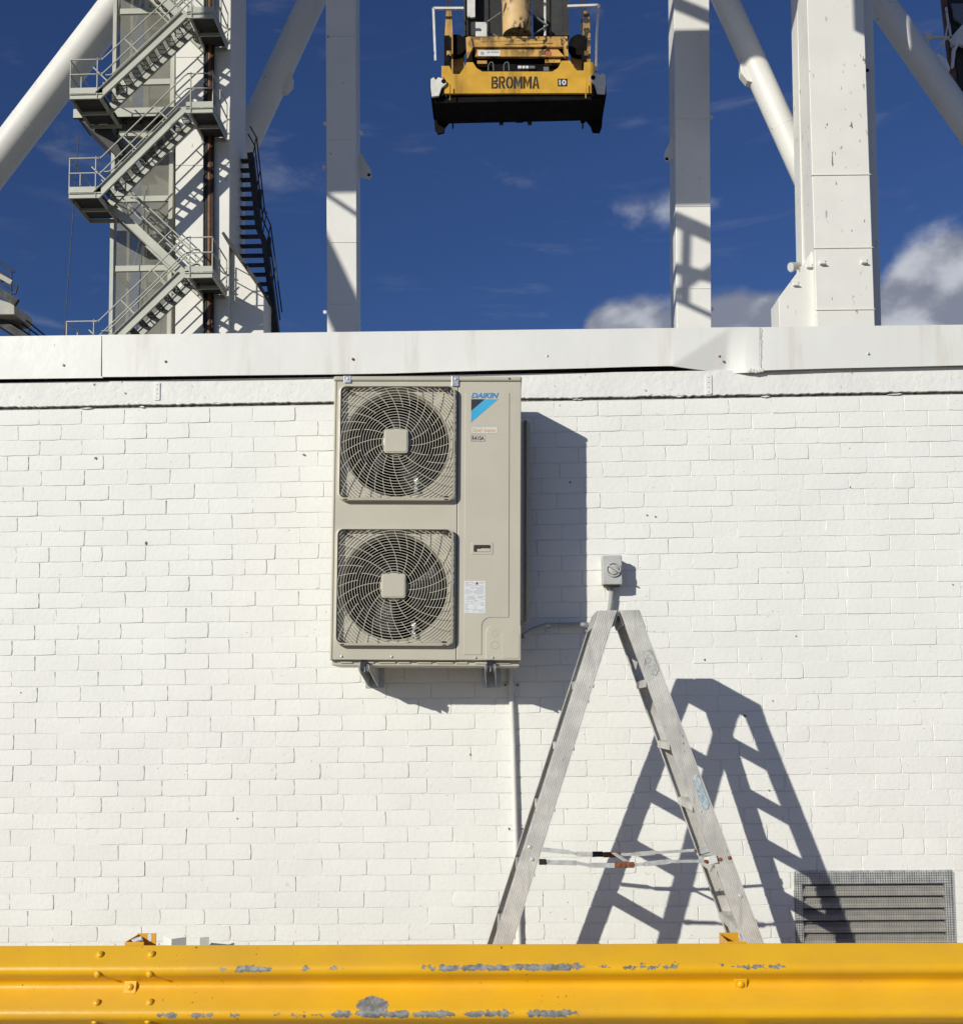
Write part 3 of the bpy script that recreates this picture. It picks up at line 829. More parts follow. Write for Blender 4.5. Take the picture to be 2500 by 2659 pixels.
# guard over the side coil, standing out at the back
m = MB(); pts = rrect(.0, .052, .21, 1.265, .03, 4)
m.prism([(ACW + .0005 + a, .215, b) for a, b in pts], (0, .135, 0)); m.obj('side_guard', 'ac_beige', ac, .006)
m = MB(); m.box((ACW + .0525, .24, .85), (ACW + .0545, .345, .854)); m.obj('side_guard', 'riser_dark', ac)

# wall brackets carrying the unit
def bracket(px):
    p = at(px, 1290, YF)
    yb, yf = -.002, YF - .004
    zt = P0.z - .026 - (p.x - P0.x) * .009
    b = empty('wall_bracket', (p.x, 0, zt - .2), None, None)
    w = .020
    m = MB(); m.box((p.x - w, yf, zt - .032), (p.x - w + .003, yb, zt)); m.box((p.x + w - .003, yf, zt - .032), (p.x + w, yb, zt)); m.box((p.x - w - .006, yf, zt - .001), (p.x - w + .002, yb, zt + .002)); m.box((p.x + w - .002, yf, zt - .001), (p.x + w + .006, yb, zt + .002))
    keep(b, m.obj('channel_arm', 'zinc', None))
    for sx in (-1, 1):
        m = MB(); xx = p.x + sx * .024
        m.prism([(xx, yf + .004, zt - .002), (xx, yf + .004, zt - .022), (xx, yf + .05, zt - .036), (xx, -.10, zt - .095), (xx, -.001, zt - .100), (xx, -.001, zt - .002)], (.003 * sx, 0, 0))
        keep(b, m.obj('gusset', 'galv', None))
    m = MB(); m.box((p.x - .05, -.006, zt - .105), (p.x + .05, -.0005, zt + .03)); keep(b, m.obj('wall_plate', 'zinc', None))
    m = MB(); m.lathe((p.x, yf + .03, zt - .024), (0, 0, 1), [(.005, -.010), (.005, .022)], 8); m.lathe((p.x, yf + .03, zt - .006), (0, 0, 1), [(.011, -.007), (.011, .005)], 6); keep(b, m.obj('bolt', 'zinc', None))
    m = MB(); m.box((p.x - .016, yf - .002, zt - .001), (p.x + .016, yf + .09, zt + .016)); keep(b, m.obj('rubber_pad', 'black_print', None))
    return b
tag(bracket(706), 'galvanised wall bracket under the fan side of the air conditioner', 'bracket', 'brackets under the air conditioner')
tag(bracket(951), 'galvanised wall bracket under the pipe cover corner of the air conditioner', 'bracket', 'brackets under the air conditioner')

# ================================================================== isolator, conduits, downpipe
iy = -.105
a, b = at(1169.5, 1135, iy), at(1207, 1077.5, iy)
iso = empty('isolator_switch', ((a.x + b.x) / 2, 0, a.z), 'grey isolator switch box with a round rotary knob on the brick wall', 'switch')
m = MB(); m.box((a.x + .004, -.062, a.z + .004), (b.x - .004, -.001, b.z - .004)); keep(iso, m.obj('back_box', 'iso_grey', None, .006))
m = MB(); m.box((a.x, iy, a.z), (b.x, -.0622, b.z)); keep(iso, m.obj('cover', 'iso_grey', None, .006, seg=3))
m = MB(); m.box((a.x + .012, iy + .01, a.z - .006), (b.x - .012, -.02, a.z + .003)); keep(iso, m.obj('gland_plate', 'riser_dark', None))
kc = at(1190.5, 1106, iy)
m = MB(); n = 40
for r, yy in ((.040, iy - .0002), (.039, iy - .012), (.033, iy - .012), (.032, iy - .001)):
    m.v += [(kc.x + r * math.cos(2 * math.pi * k / n), yy, kc.z + r * math.sin(2 * math.pi * k / n)) for k in range(n)]
for i in range(3):
    for k in range(n):
        if i < 3: m.f.append((i * n + k, i * n + (k + 1) % n, (i + 1) * n + (k + 1) % n, (i + 1) * n + k))
kr = keep(iso, m.obj('knob_ring', 'iso_grey', None, smooth=True))
m = MB(); m.lathe((kc.x, iy - .0003, kc.z), (0, -1, 0), [(.0275, 0), (.027, .012), (.024, .014)], 32); kb = keep(iso, m.obj('knob', 'iso_grey', None, smooth=True))
dv = Vector((.030, 0, -.019)); up_ = Vector((0, -.028, 0)); pc_ = Vector((kc.x, iy - .028, kc.z))
m = MB(); m.bar(pc_ - dv, pc_ + dv, .028, .0085, up=(dv.z, 0, -dv.x)); keep(iso, m.obj('knob_grip', 'iso_grey', None, .002))
for sx in (.12, .88):
    for sz in (.10, .90):
        m = MB(); m.lathe((a.x + (b.x - a.x) * sx, iy, a.z + (b.z - a.z) * sz), (0, -1, 0), [(.0032, 0), (.0028, .0012)], 8); keep(iso, m.obj('screw', 'zinc', None))

def curve_pts(P, n=8):
    """Catmull-Rom through P"""
    P = [Vector(p) for p in P]; Q = [P[0] * 2 - P[1]] + P + [P[-1] * 2 - P[-2]]; out = []
    for i in range(1, len(Q) - 2):
        for k in range(n):
            t = k / n; a_, b_, c_, d_ = Q[i - 1:i + 3]
            out.append(.5 * ((2 * b_) + (c_ - a_) * t + (2 * a_ - 5 * b_ + 4 * c_ - d_) * t * t + (3 * b_ - a_ - 3 * c_ + d_) * t ** 3))
    return out + [P[-1]]
cy = -.034
pth = [at(1188, 1140, cy), at(1187, 1152, cy), at(1185, 1172, cy), at(1181, 1192, cy), at(1171, 1208, cy), at(1155, 1212.5, cy), at(1100, 1213, cy), at(1064, 1214, cy), at(1046, 1218, cy), at(1030, 1225, -.06), at(1014, 1236, -.13)]
cnd = empty('electrical_conduit', at(1100, 1213, 0), 'grey conduit bending from the switch to the air conditioner side', 'conduit')
cp = curve_pts(pth, 8)
m = MB(); m.tube(cp, .0125, 12); keep(cnd, m.obj('conduit_pipe', 'conduit_grey', None, smooth=True))
m = MB()
for i in range(3, 26):                                           # corrugated upper length
    t = (cp[i + 1] - cp[i]).normalized()
    m.lathe(cp[i], t, [(.0128, -.0018), (.0142, 0), (.0128, .0018)], 12)
keep(cnd, m.obj('corrugation', 'conduit_grey', None, smooth=True))['kind'] = 'stuff'
q = cp[1]; m = MB(); m.lathe(q + Vector((0, 0, -.018)), (0, 0, 1), [(.017, 0), (.0175, .03)], 14); keep(cnd, m.obj('conduit_gland', 'conduit_grey', None, smooth=True))
for px in (1063.5, 1137):
    p = at(px, 1213.5, cy)
    m = MB()
    n = 10
    for k in range(n):
        a0, a1 = R(-30 + 240 * k / n), R(-30 + 240 * (k + 1) / n)
        for r in (.0145,):
            q0 = Vector((p.x - .011, p.y - r * math.sin(a0), p.z + r * math.cos(a0))); q1 = Vector((p.x - .011, p.y - r * math.sin(a1), p.z + r * math.cos(a1)))
            m.add([q0, q1, q1 + Vector((.022, 0, 0)), q0 + Vector((.022, 0, 0))], [(0, 1, 2, 3)])
    m.box((p.x - .011, -.0045, p.z - .045), (p.x + .011, -.0025, p.z - .014)); m.bar((p.x, -.012, p.z - .030), (p.x, -.004, p.z - .030), .012, .012)
    keep(cnd, m.obj('saddle_clip', 'zinc', None, fix=False))
# refrigerant hose from the underside of the pipe cover down the wall
dp = empty('downpipe', at(1003, 1833, 0), 'thin white plastic pipe running down the brick wall below the air conditioner', 'pipe')
dp.location.z = 0
ry = -.022
top_ = at(990.5, 1296, ry); mid = at(996, 1450, ry); lowp = at(1007.5, 1833, ry); d_ = (lowp - mid) / (lowp.z - mid.z); bot_ = lowp + d_ * (0 - lowp.z)
m = MB(); m.tube([top_ + Vector((0, 0, .12)), top_, mid, at(1000, 1600, ry), lowp, bot_], .0135, 14); keep(dp, m.obj('pipe', 'pipe_white', None, smooth=True))
for py in (1610, 1330):
    p = at(1000 if py > 1500 else 992, py, ry)
    m = MB(); m.box((p.x - .040, -.005, p.z - .007), (p.x + .040, -.0022, p.z + .007)); m.lathe((p.x, ry, p.z - .007), (0, 0, 1), [(.0155, 0), (.0155, .014)], 14); sdl = keep(dp, m.obj('pipe_saddle', 'pipe_white', None))
    for sx in (-.032, .034):
        m = MB(); m.lathe((p.x + sx, -.0052, p.z), (0, -1, 0), [(.006, 0), (.004, .003)], 8); keep(dp, m.obj('screw', 'rust', None))
p = at(994, 1338, ry); m = MB(); m.lathe(p, (0, 0, 1), [(.0165, -.02), (.0165, .02)], 14); keep(dp, m.obj('pipe_socket', 'pipe_white', None, smooth=True))

# ================================================================== stepladder
lad = empty('stepladder', (0.55, -.75, 0), 'worn aluminium double sided stepladder standing open between wall and guardrail', 'ladder')
def Ld(o): return keep(lad, o)
ZT = at(1190, 1185, -.90).z
xnl_t = at(1179, 1185, -.90).x; xnr_t = at(1221, 1185, -.90).x
pl = at(977.5, 1833, -.965); pr = at(1463.5, 1833, -.965)
def rail_line(xt, zt, p):                              # extend from the top through p down to the ground
    k = (0 - zt) / (p.z - zt); return xt + (p.x - xt) * k
xnl_b = rail_line(xnl_t, ZT, pl); xnr_b = rail_line(xnr_t, ZT, pr)
YN_T, YN_B, YF_T, YF_B = -.90, -.985, -.595, -.455
RW, RF = .082, .030                                     # rail width, flange depth
def rail(xt, xb, yt, yb, side):
    """channel: web towards the outside of the ladder (side -1 near, +1 far), flanges inwards, feet and tops cut level"""
    T = Vector((xt, yt, ZT)); B = Vector((xb, yb, .012)); t = (B - T).normalized()
    hx = RW / 2 / abs(t.z)                              # level cut width
    m = MB(); inw = -side
    def slab(o0, o1, d0, d1):
        q = [(o0, d0), (o1, d0), (o1, d1), (o0, d1)]
        lo = [(B.x + o * 1, B.y + d * inw, B.z) for o, d in q]; hi = [(T.x + o, T.y + d * inw, T.z) for o, d in q]
        m.hexa(lo, hi)
    slab(-hx, hx, 0, .0028); slab(-hx, -hx + .003, .003, RF); slab(hx - .003, hx, .003, RF)
    o = Ld(m.obj('side_rail', 'alu', None))
    m = MB()                                            # fine ribs rolled into the web
    for k in range(8):
        u = -hx + .010 + (2 * hx - .020) * k / 7
        q = [(u - .0022, -.0016), (u + .0022, -.0016), (u + .0010, -.0028), (u - .0010, -.0028)]
        q = [(u - .0022, -.0), (u + .0022, -.0), (u + .0008, -.0016), (u - .0008, -.0016)]
        m.hexa([(B.x + a_, B.y + d * inw, B.z) for a_, d in q], [(T.x + a_, T.y + d * inw, T.z - .002) for a_, d in q])
    if True:
        r_o = Ld(m.obj('rail_rib', 'alu', None)); r_o['kind'] = 'stuff'
        lm = r_o.location.copy(); r_o.parent = o; r_o.location = (0, 0, 0)
    m = MB(); m.box((B.x - hx - .006, B.y - .008 if side < 0 else B.y - RF - .002, .001), (B.x + hx + .006, B.y + RF + .002 if side < 0 else B.y + .008, .028)); Ld(m.obj('rubber_foot', 'black_print', None, .003))
    return T, B
legs = {}
legs['nl'] = rail(xnl_t, xnl_b, YN_T, YN_B, -1); legs['nr'] = rail(xnr_t, xnr_b, YN_T, YN_B, -1)
legs['fl'] = rail(xnl_t - .004, xnl_b - .004, YF_T, YF_B, 1); legs['fr'] = rail(xnr_t - .004, xnr_b - .004, YF_T, YF_B, 1)
def on(leg, z):
    T, B = legs[leg]; k = (T.z - z) / (T.z - B.z); return T + (B - T) * k
stepz = [at(1280, py, -.93).z for py in (1319, 1442, 1561, 1686, 1806)]
dz = (stepz[0] - stepz[-1]) / 4; stepz += [stepz[-1] - dz, stepz[-1] - 2 * dz]
for z in stepz:
    if z < .05: continue
    for n_, f_, sg in (('nl', 'fl', -1), ('nr', 'fr', 1)):
        a_ = on(n_, z); b_ = on(f_, z); y0, y1 = a_.y + .0032, b_.y - .0032; xc = (a_.x + b_.x) / 2
        # tread: ribbed top, turned down front and back
        m = MB(); hw = .041
        m.box((xc - hw, y0, z - .003), (xc + hw, y1, z)); m.box((xc - hw, y0, z - .034), (xc - hw + .0025, y1, z - .0032)); m.box((xc + hw - .0025, y0, z - .034), (xc + hw, y1, z - .0032))
        for k in range(7): u = xc - hw + .008 + k * .011; m.box((u - .002, y0 + .002, z + .0002), (u + .002, y1 - .002, z + .0025))
        tr = Ld(m.obj('step', 'alu', None))
for n_, f_, sg in (('nl', 'fl', -1), ('nr', 'fr', 1)):
    a_ = on(n_, ZT); b_ = on(f_, ZT); hx = RW / 2 * 1.05
    # top plate between the rails, folded down over the outer edge, and hinge plate inside
    m = MB(); m.box((a_.x - hx, a_.y + .0035, ZT - .006), (a_.x + hx, b_.y - .0035, ZT - .001)); Ld(m.obj('top_step', 'alu', None))
    t = (legs[n_][1] - legs[n_][0]).normalized(); dn = t * .085
    x_ = a_.x + sg * (hx + .002)
    m = MB(); m.prism([(x_, a_.y - .001, ZT - .001), (x_, b_.y + .001, ZT - .001), (x_ + dn.x, b_.y + .001, ZT - .001 + dn.z), (x_ + dn.x, a_.y - .001, ZT - .001 + dn.z)], (sg * .003, 0, 0)); Ld(m.obj('top_apron', 'alu', None))
    x_ = a_.x - sg * (hx + .003); dn = t * .062
    m = MB(); m.prism([(x_, a_.y + .002, ZT - .012), (x_, b_.y - .002, ZT - .012), (x_ + dn.x, b_.y - .002, ZT - .012 + dn.z), (x_ + dn.x, a_.y + .002, ZT - .012 + dn.z)], (-sg * .003, 0, 0)); Ld(m.obj('hinge_plate', 'alu_dark', None))
m = MB(); xm = (xnl_t + xnr_t) / 2; m.tube([(xm, YN_T + .004, ZT - .016), (xm, YF_T - .004, ZT - .016)], .0075, 10); Ld(m.obj('hinge_rod', 'alu_dark', None, smooth=True))
# folding spreader bars, twisted flat steel, rusty at the middle joint
def spreader(pts, Y, rivet=True):
    P = [at(px, py, Y) for px, py in pts]
    for i in range(len(P) - 1):
        a_, b_ = P[i], P[i + 1]; wide = .021 if i % 2 == 0 else .013
        m = MB(); m.bar(a_, b_, .004 if i % 2 == 0 else .008, wide, up=(0, 0, 1)); Ld(m.obj('spreader_bar', 'galv', None, .0008))
spreader([(1046, 1674), (1120, 1676), (1142, 1680), (1215, 1681), (1250, 1678), (1300, 1673), (1372, 1672)], -.945)
spreader([(1046, 1649), (1105, 1655), (1118, 1658), (1185, 1660), (1232, 1659), (1270, 1656), (1350, 1651)], -.535)
for px0, px1, py, Y, mt_ in ((1193, 1231, 1680, -.951, 'rust'), (1171, 1204, 1660, -.541, 'rust'), (1150, 1170, 1659, -.541, 'tape_shade_black'), (1046, 1060, 1674, -.951, 'tape_shade_black')):  # the black block on the far bar paints its shaded stretch
    a_, b_ = at(px0, py, Y), at(px1, py, Y); m = MB(); m.box((a_.x, Y - .003, a_.z - .0125), (b_.x, Y + .010, a_.z + .0125)); Ld(m.obj('spreader_joint', mt_, None, .002))
m = MB(); m.bar(at(1190, 1656, -.545), at(1215, 1672, -.936), .022, .003); Ld(m.obj('spreader_link', 'galv', None))
for px, py, Y, mt_ in ((1063, 1672, -.975, 'galv'), (1033, 1669, -.975, 'galv'), (1370, 1673, -.953, 'rust'), (1398, 1669, -.975, 'rust'), (1416, 1666, -.975, 'rust'), (1212, 1681, -.955, 'rust'), (1351, 1652, -.545, 'rust'), (1028, 1645, -.975, 'galv'), (1437, 1740, -.975, 'galv')):
    if Y == -.975: Y = on('nl', at(px, py, -.93).z).y - .0016
    p = at(px, py, Y); m = MB(); m.lathe(p, (0, -1, 0), [(.009, -.001), (.0085, .002), (.004, .0035)], 12); Ld(m.obj('rivet', mt_, None, smooth=True))
m = MB(); a_, b_ = at(1351, 1655, -.53), at(1392, 1643, -.53); m.bar(a_, b_, .004, .032); Ld(m.obj('spreader_bracket', 'galv', None, .001))
m = MB(); a_, b_ = at(1368, 1673, -.94), at(1392, 1668, -.955); m.bar(a_, b_, .004, .034); Ld(m.obj('spreader_bracket', 'galv', None, .001))
# stickers on the near right rail
def on_rail(pts, name, mt_, leg, lift):
    T, B = legs[leg]
    P = []
    for px, py in pts:
        p = at(px, py, -.93)
        for _ in range(3):
            k = (T.z - p.z) / (T.z - B.z); yy = T.y + (B.y - T.y) * k - lift; p = at(px, py, yy)
        P.append(p)
    m = MB(); m.prism(P, (0, -.0008, 0)); return Ld(m.obj(name, mt_, None))
on_rail([(1347, 1505), (1354, 1504), (1360, 1516), (1376, 1562), (1374, 1571), (1366, 1572), (1361, 1563), (1345, 1514)], 'worn_sticker', 'sticker_blue', 'nr', .0030)
on_rail([(1247, 1264), (1262, 1261), (1279, 1300), (1272, 1312), (1262, 1309)], 'worn_sticker', 'sticker_worn', 'nr', .0030)

# ================================================================== guardrail and the things behind it
RY = -1.42
rt = at(934, 1835.5, RY - .02)
ZR = rt.z
rail_mat(ZR)
prof = [(0, .006), (0.0, .012), (-.004, .017), (-.052, .062), (-.062, .072), (-.073, .0790), (-.085, .0800), (-.097, .0760), (-.106, .067), (-.134, .016), (-.144, .007), (-.155, .004), (-.166, .007),
        (-.176, .016), (-.226, .066), (-.237, .0755), (-.250, .0800), (-.262, .0780), (-.274, .069), (-.302, .020), (-.308, .014), (-.310, .010)]
gr = empty('guardrail', (0, RY, 0), 'yellow corrugated steel guardrail with paint chipped along its ridges', 'guardrail')
slope = (at(0, 1838.5, RY - .02).z - at(1869, 1832, RY - .02).z) / (at(0, 1838, RY).x - at(1869, 1832, RY).x)
def beam(x0, x1, lift):
    m = MB(); n = len(prof); NS = max(2, int((x1 - x0) / .12))
    for i in range(NS + 1):
        xx = x0 + (x1 - x0) * i / NS
        for dz_, dd in prof:
            wv = .0016 * noise.noise(Vector((xx * 1.3, dz_ * 9, 2.0)))
            m.v.append((xx, RY - dd - lift + wv, ZR + dz_ + slope * xx + wv))
    for i in range(NS):
        for k in range(n - 1):
            a = i * n + k; m.f.append((a, a + 1, a + n + 1, a + n))
    o = m.obj('beam', 'rail_yellow', None, fix=False, smooth=True)
    me = o.data
    sd = o.modifiers.new('thick', 'SOLIDIFY'); sd.thickness = .0012; sd.offset = -1; sd.use_rim = False
    keep(gr, o); return o
xs = at(238, 1900, RY - .04).x
xs2 = at(330, 1900, RY - .04).x
beam(-7.0, xs2, .0); beam(xs, 7.5, .0010)
def rail_y(z):                                           # front surface of the beam at height z under its top
    for (z0, d0), (z1, d1) in zip(prof, prof[1:]):
        if z1 <= z <= z0 and z0 != z1: return d0 + (d1 - d0) * (z0 - z) / (z0 - z1), math.atan2(d1 - d0, z0 - z1)
    return .05, 0
def bolt_head(px, py, r=.0145, sq=False):
    p = at(px, py, RY - .05)
    for _ in range(6):
        zz = p.z - ZR - slope * p.x; d, a = rail_y(max(-.309, min(-.001, zz))); p = at(px, py, RY - d - .004)
    nrm = Vector((0, -math.cos(a), math.sin(a)))
    if sq:
        t = Vector((0, math.sin(a), math.cos(a)))
        m = MB(); m.bar(p - Vector((.024, 0, 0)) + nrm * .004, p + Vector((.024, 0, 0)) + nrm * .004, .009, .046, up=t); wsh = keep(gr, m.obj('washer', 'rail_yellow', None, .0015))
        p = p + nrm * .008
    m = MB(); m.lathe(p, nrm, [(r, -.004), (r, .0015), (r * .86, .005), (r * .5, .0085), (r * .15, .0095)], 20); keep(gr, m.obj('bolt_head', 'rail_yellow', None, smooth=True))
for px, py in ((194, 1853.5), (294, 1853), (190, 1893), (291, 1892.5), (188, 1947), (291, 1946), (185, 1986), (288, 1985)): bolt_head(px, py)
bolt_head(254, 1917, .014, True); bolt_head(1437, 1910, .014, True)

def post(px_l, zpy, label):
    p = at(px_l, zpy, RY + .01); wd = .078; x0 = p.x; zt = p.z; y0, y1 = RY + .012, RY + .165
    m = MB(); m.box((x0, y0, 0), (x0 + wd, y0 + .005, zt)); m.box((x0, y0 + .0052, 0), (x0 + .005, y1 - .0052, zt)); m.box((x0, y1 - .005, 0), (x0 + wd, y1, zt + .004))
    o = keep(gr, m.obj('post', 'post_yellow', None, .001))
    return x0, zt, y0, y1
x0, zt, y0, y1 = post(241.5, 1830, '')
m = MB(); m.lathe((x0 + .03, y0 + .06, zt - .006), (1, .2, .35), [(.012, -.02), (.012, .02)], 10); keep(gr, m.obj('post_bolt', 'galv', None, smooth=True))
m = MB(); m.prism([(x0 + .052 + a, y1 - .0062, zt - .014 + b) for a, b in rrect(-.008, .008, -.017, .017, .0075, 4)], (0, .0008, 0)); keep(gr, m.obj('slot_hole', 'label_white', None))
post(1411, 1829, '')
# folded white sheet metal channel leaning at the foot of the wall
px_y = ((317, -.08), (333, -.17), (362, -.12), (388, -.14), (406, -.12))
pp = []
for px, yy in px_y: q = at(px, 1819, yy); pp.append((q.x, yy))
zt = at(360, 1818, -.1).z
m = MB(); n = len(pp)
for z_ in (0.0, zt): m.v += [(a, b, z_) for a, b in pp]
for i in range(n - 1): m.f.append((i, i + 1, i + 1 + n, i + n))
o = m.obj('folded_sheet', 'pipe_white', None, fix=False); sd = o.modifiers.new('thick', 'SOLIDIFY'); sd.thickness = .003
tag(o, 'white folded metal channel standing against the wall behind the guardrail', 'sheet metal')


# ================================================================== container crane behind the building
YC = 27.5                                                # front plane of the stairs
def quadbox(m, bl, tl, dep, y0):
    """upright box: bl/tl = ((px_left, px_right), py) at its foot and head on plane y0, carried on down to the ground, dep metres deep"""
    (b0, b1), by = bl; (t0, t1), ty = tl
    B0, B1, T0, T1 = at(b0, by, y0), at(b1, by, y0), at(t0, ty, y0), at(t1, ty, y0)
    def ext(T, B): k = (T.z - 0) / (T.z - B.z); return T + (B - T) * k
    G0, G1 = ext(T0, B0), ext(T1, B1)
    G0.z = G1.z = 0.0; zt = (T0.z + T1.z) / 2; T0.z = T1.z = zt
    d = Vector((0, dep, 0)); m.hexa([G0, G1, G1 + d, G0 + d], [T0, T1, T1 + d, T0 + d])
    return T0, T1, G0, G1
crn = empty('container_crane', (0, 34, 0), 'white steel legs and tube braces of a container crane behind the building', 'crane')
def Cr(o): return keep(crn, o)
def leg(bl, tl, dep, y0, mt='crane_white_clean'):
    m = MB(); r = quadbox(m, bl, tl, dep, y0); o = Cr(m.obj('leg', mt, None, .02)); return o, r
# leg beside the stair tower, slim column left, slim column right, big corner leg
LEG_Y = 29.36
leg1, _ = leg(((340, 444), 640), ((342, 450), -260), 2.2, LEG_Y)
leg2, _ = leg(((635, 692.5), 640), ((631, 690), -260), 1.05, 31.0)
leg3, _ = leg(((1313, 1380.5), 630), ((1306, 1375), -260), 1.3, 31.0)
leg4, _ = leg(((1585, 1698), 630), ((1558, 1667), -260), 1.05, 26.0, 'crane_white')
m = MB(); quadbox(m, ((1560, 1711), 640), ((1541, 1687), -260), .7, 27.15); Cr(m.obj('leg', 'crane_white', None, .02))
# haunch beside the big leg
h0 = 26.25
pts = [at(1582, 478, h0), at(1556, 520, h0), at(1511, 577, h0), at(1511, 660, h0), at(1586, 660, h0)]
pts = [at(1579, 482, h0), at(1553, 521, h0), at(1511, 578, h0), at(1513, 640, h0), at(1589, 640, h0)]
P_ = [Vector(p) for p in pts]
def down(p): return Vector((p.x, p.y, 0))
m = MB(); m.prism([P_[0], P_[1], P_[2], down(P_[3]), down(P_[4])], (0, .95, 0)); Cr(m.obj('leg_haunch', 'crane_white', None, .015))
h1 = 29.55
m = MB(); q = [at(446, 478, h1), at(471, 505, h1), at(512, 572, h1), at(516, 640, h1), at(446, 640, h1)]; m.prism([q[0], q[1], q[2], down(q[3]), down(q[4])], (0, 1.9, 0)); Cr(m.obj('leg_haunch', 'crane_white_clean', None, .015))
m = MB(); m.bar(at(447, 476, h1 - .02), at(514, 572, h1 - .02), 2.0, .10); Cr(m.obj('haunch_flange', 'dark_steel', None))
for px0, px1, yy, pys in ((633.5, 691.8, 30.99, (70, 270, 470, 590)), (1310.5, 1378.5, 30.99, (60, 230, 400, 560)), (341, 446, LEG_Y - .01, (110, 320, 520))):
    for py in pys:
        m = MB(); m.bar(at(px0, py, yy), at(px1, py - .5, yy), .02, .016); Cr(m.obj('weld_seam', 'crane_white_clean', None))
# weld seams and small lugs on the big leg
for py in (480, 600, 338):
    a, b = at(1579 + (py - 480) * .04, py + 1.5, 25.985), at(1694.5 + (py - 480) * .03, py, 25.985)
    m = MB(); m.bar(a, b, .03, .022); Cr(m.obj('weld_seam', 'crane_white', None))
for px, py in ((1597, 507), (1678, 505), (1571, 514), (1545, 549)):
    p = at(px, py, 25.93 if px > 1590 else 26.2); m = MB(); m.box((p.x - .07, p.y, p.z - .08), (p.x + .07, p.y + .12, p.z + .07)); m.box((p.x - .09, p.y - .06, p.z - .09), (p.x + .09, p.y + .1, p.z - .06)); Cr(m.obj('bracket_lug', 'crane_white', None))
# plate lugs with a pin hole
def lug(pts, y0, hole, mt='crane_white_clean'):
    m = MB(); m.prism([at(px, py, y0) for px, py in pts], (0, .06, 0)); o = Cr(m.obj('lug_plate', mt, None, .01))
    p = at(hole[0], hole[1], y0 - .005); m = MB(); m.lathe(p, (0, -1, 0), [(.06, 0), (.055, .012)], 14); h = m.obj('pin_hole', 'greasy_black', None); Cr(h)
lug([(690, 292), (702, 298), (720, 330), (721, 341), (715, 347), (700, 343), (690, 343)], 31.9, (716, 339))
lug([(1313, 258), (1303, 268), (1290, 295), (1289, 306), (1294, 314), (1304, 308), (1313, 308)], 31.5, (1294, 308))
lug([(1668, 128), (1686, 128), (1689, 134), (1684, 145), (1668, 150)], 26.9, (1683, 136), 'crane_white')
lug([(1690, 333), (1703, 340), (1704, 352), (1697, 357), (1690, 352)], 27.8, (1698, 347), 'crane_white')
for px, py, y0 in ((631, 606, 31.2), (631, 240, 31.2), (701, 259, 31.2), (1380, 228, 31.2), (1308, 252, 31.2), (1381, 600, 31.2), (629, 325, 31.2)):
    p = at(px, py, y0); m = MB(); m.lathe(p, (0, -1, 0), [(.05, -.05), (.07, 0), (.07, .04)], 10); Cr(m.obj('cable_eye', 'crane_white_clean', None))
# tube braces
def brace(a, b, rpx, y0, y1=None, flange=None, ext=.55):
    y1 = y0 if y1 is None else y1
    A_, B_ = at(*a, y0), at(*b, y1); d = (A_ - B_)
    A2 = A_ + d * ext
    r = rpx * (y0 - CAM.y) / F
    m = MB(); m.tube([B_ - d * .22, B_, A_, A2], r, 28); o = Cr(m.obj('tube_brace', 'crane_white_clean', None, smooth=True))
    t = d.normalized()
    for k in (.22, .62, .93):
        m = MB(); m.lathe(B_ + d * k, t, [(r * 1.002, -.03), (r * 1.014, -.012), (r * 1.014, .012), (r * 1.002, .03)], 28); Cr(m.obj('tube_weld', 'crane_white_clean', None, smooth=True))
    if flange:
        p = at(*flange, y0); side = (p - (A_ + B_) / 2); side = (side - t * side.dot(t)).normalized()
        c = B_ + t * (p - B_).dot(t)
        m = MB(); n = side.cross(t).normalized() * .17
        q = [c + side * (r * .7) - t * .55, c + side * (r * 1.25) - t * .34, c + side * (r * 1.45), c + side * (r * 1.25) + t * .30, c + side * (r * .7) + t * .5]
        m.prism([v - n for v in q], n * 2); Cr(m.obj('brace_bracket', 'crane_white_clean', None, .02))
brace((236, 0), (0, 309), 33, 33.0)
brace((605, 0), (484, 262), 27, 33.5, flange=(556, 162))
brace((1408, 0), (1552, 318), 25, 29.0, flange=(1453, 140))
brace((1706, 0), (1872, 236), 26, 29.5, flange=(1821, 128))
# floodlight on the haunch
fl = empty('floodlight', at(1545, 545, 26.6), 'small cream floodlight bolted to the haunch of the big crane leg', 'light')
def Fl(o): return keep(fl, o)
c = at(1541, 517, 26.6); m = MB()
ax = Vector((-.9, -.35, -.35)).normalized(); m.lathe(c, ax, [(.10, -.2), (.12, -.05), (.155, .10), (.155, .14)], 16); Fl(m.obj('lamp_housing', 'floodlight', None, smooth=True))
m = MB(); m.lathe(c + ax * .141, ax, [(.14, 0), (.13, .01)], 16); Fl(m.obj('lamp_glass', 'label_white', None))
m = MB(); m.bar(c - ax * .05, at(1556, 522, 26.6), .07, .07); Fl(m.obj('lamp_arm', 'floodlight', None))

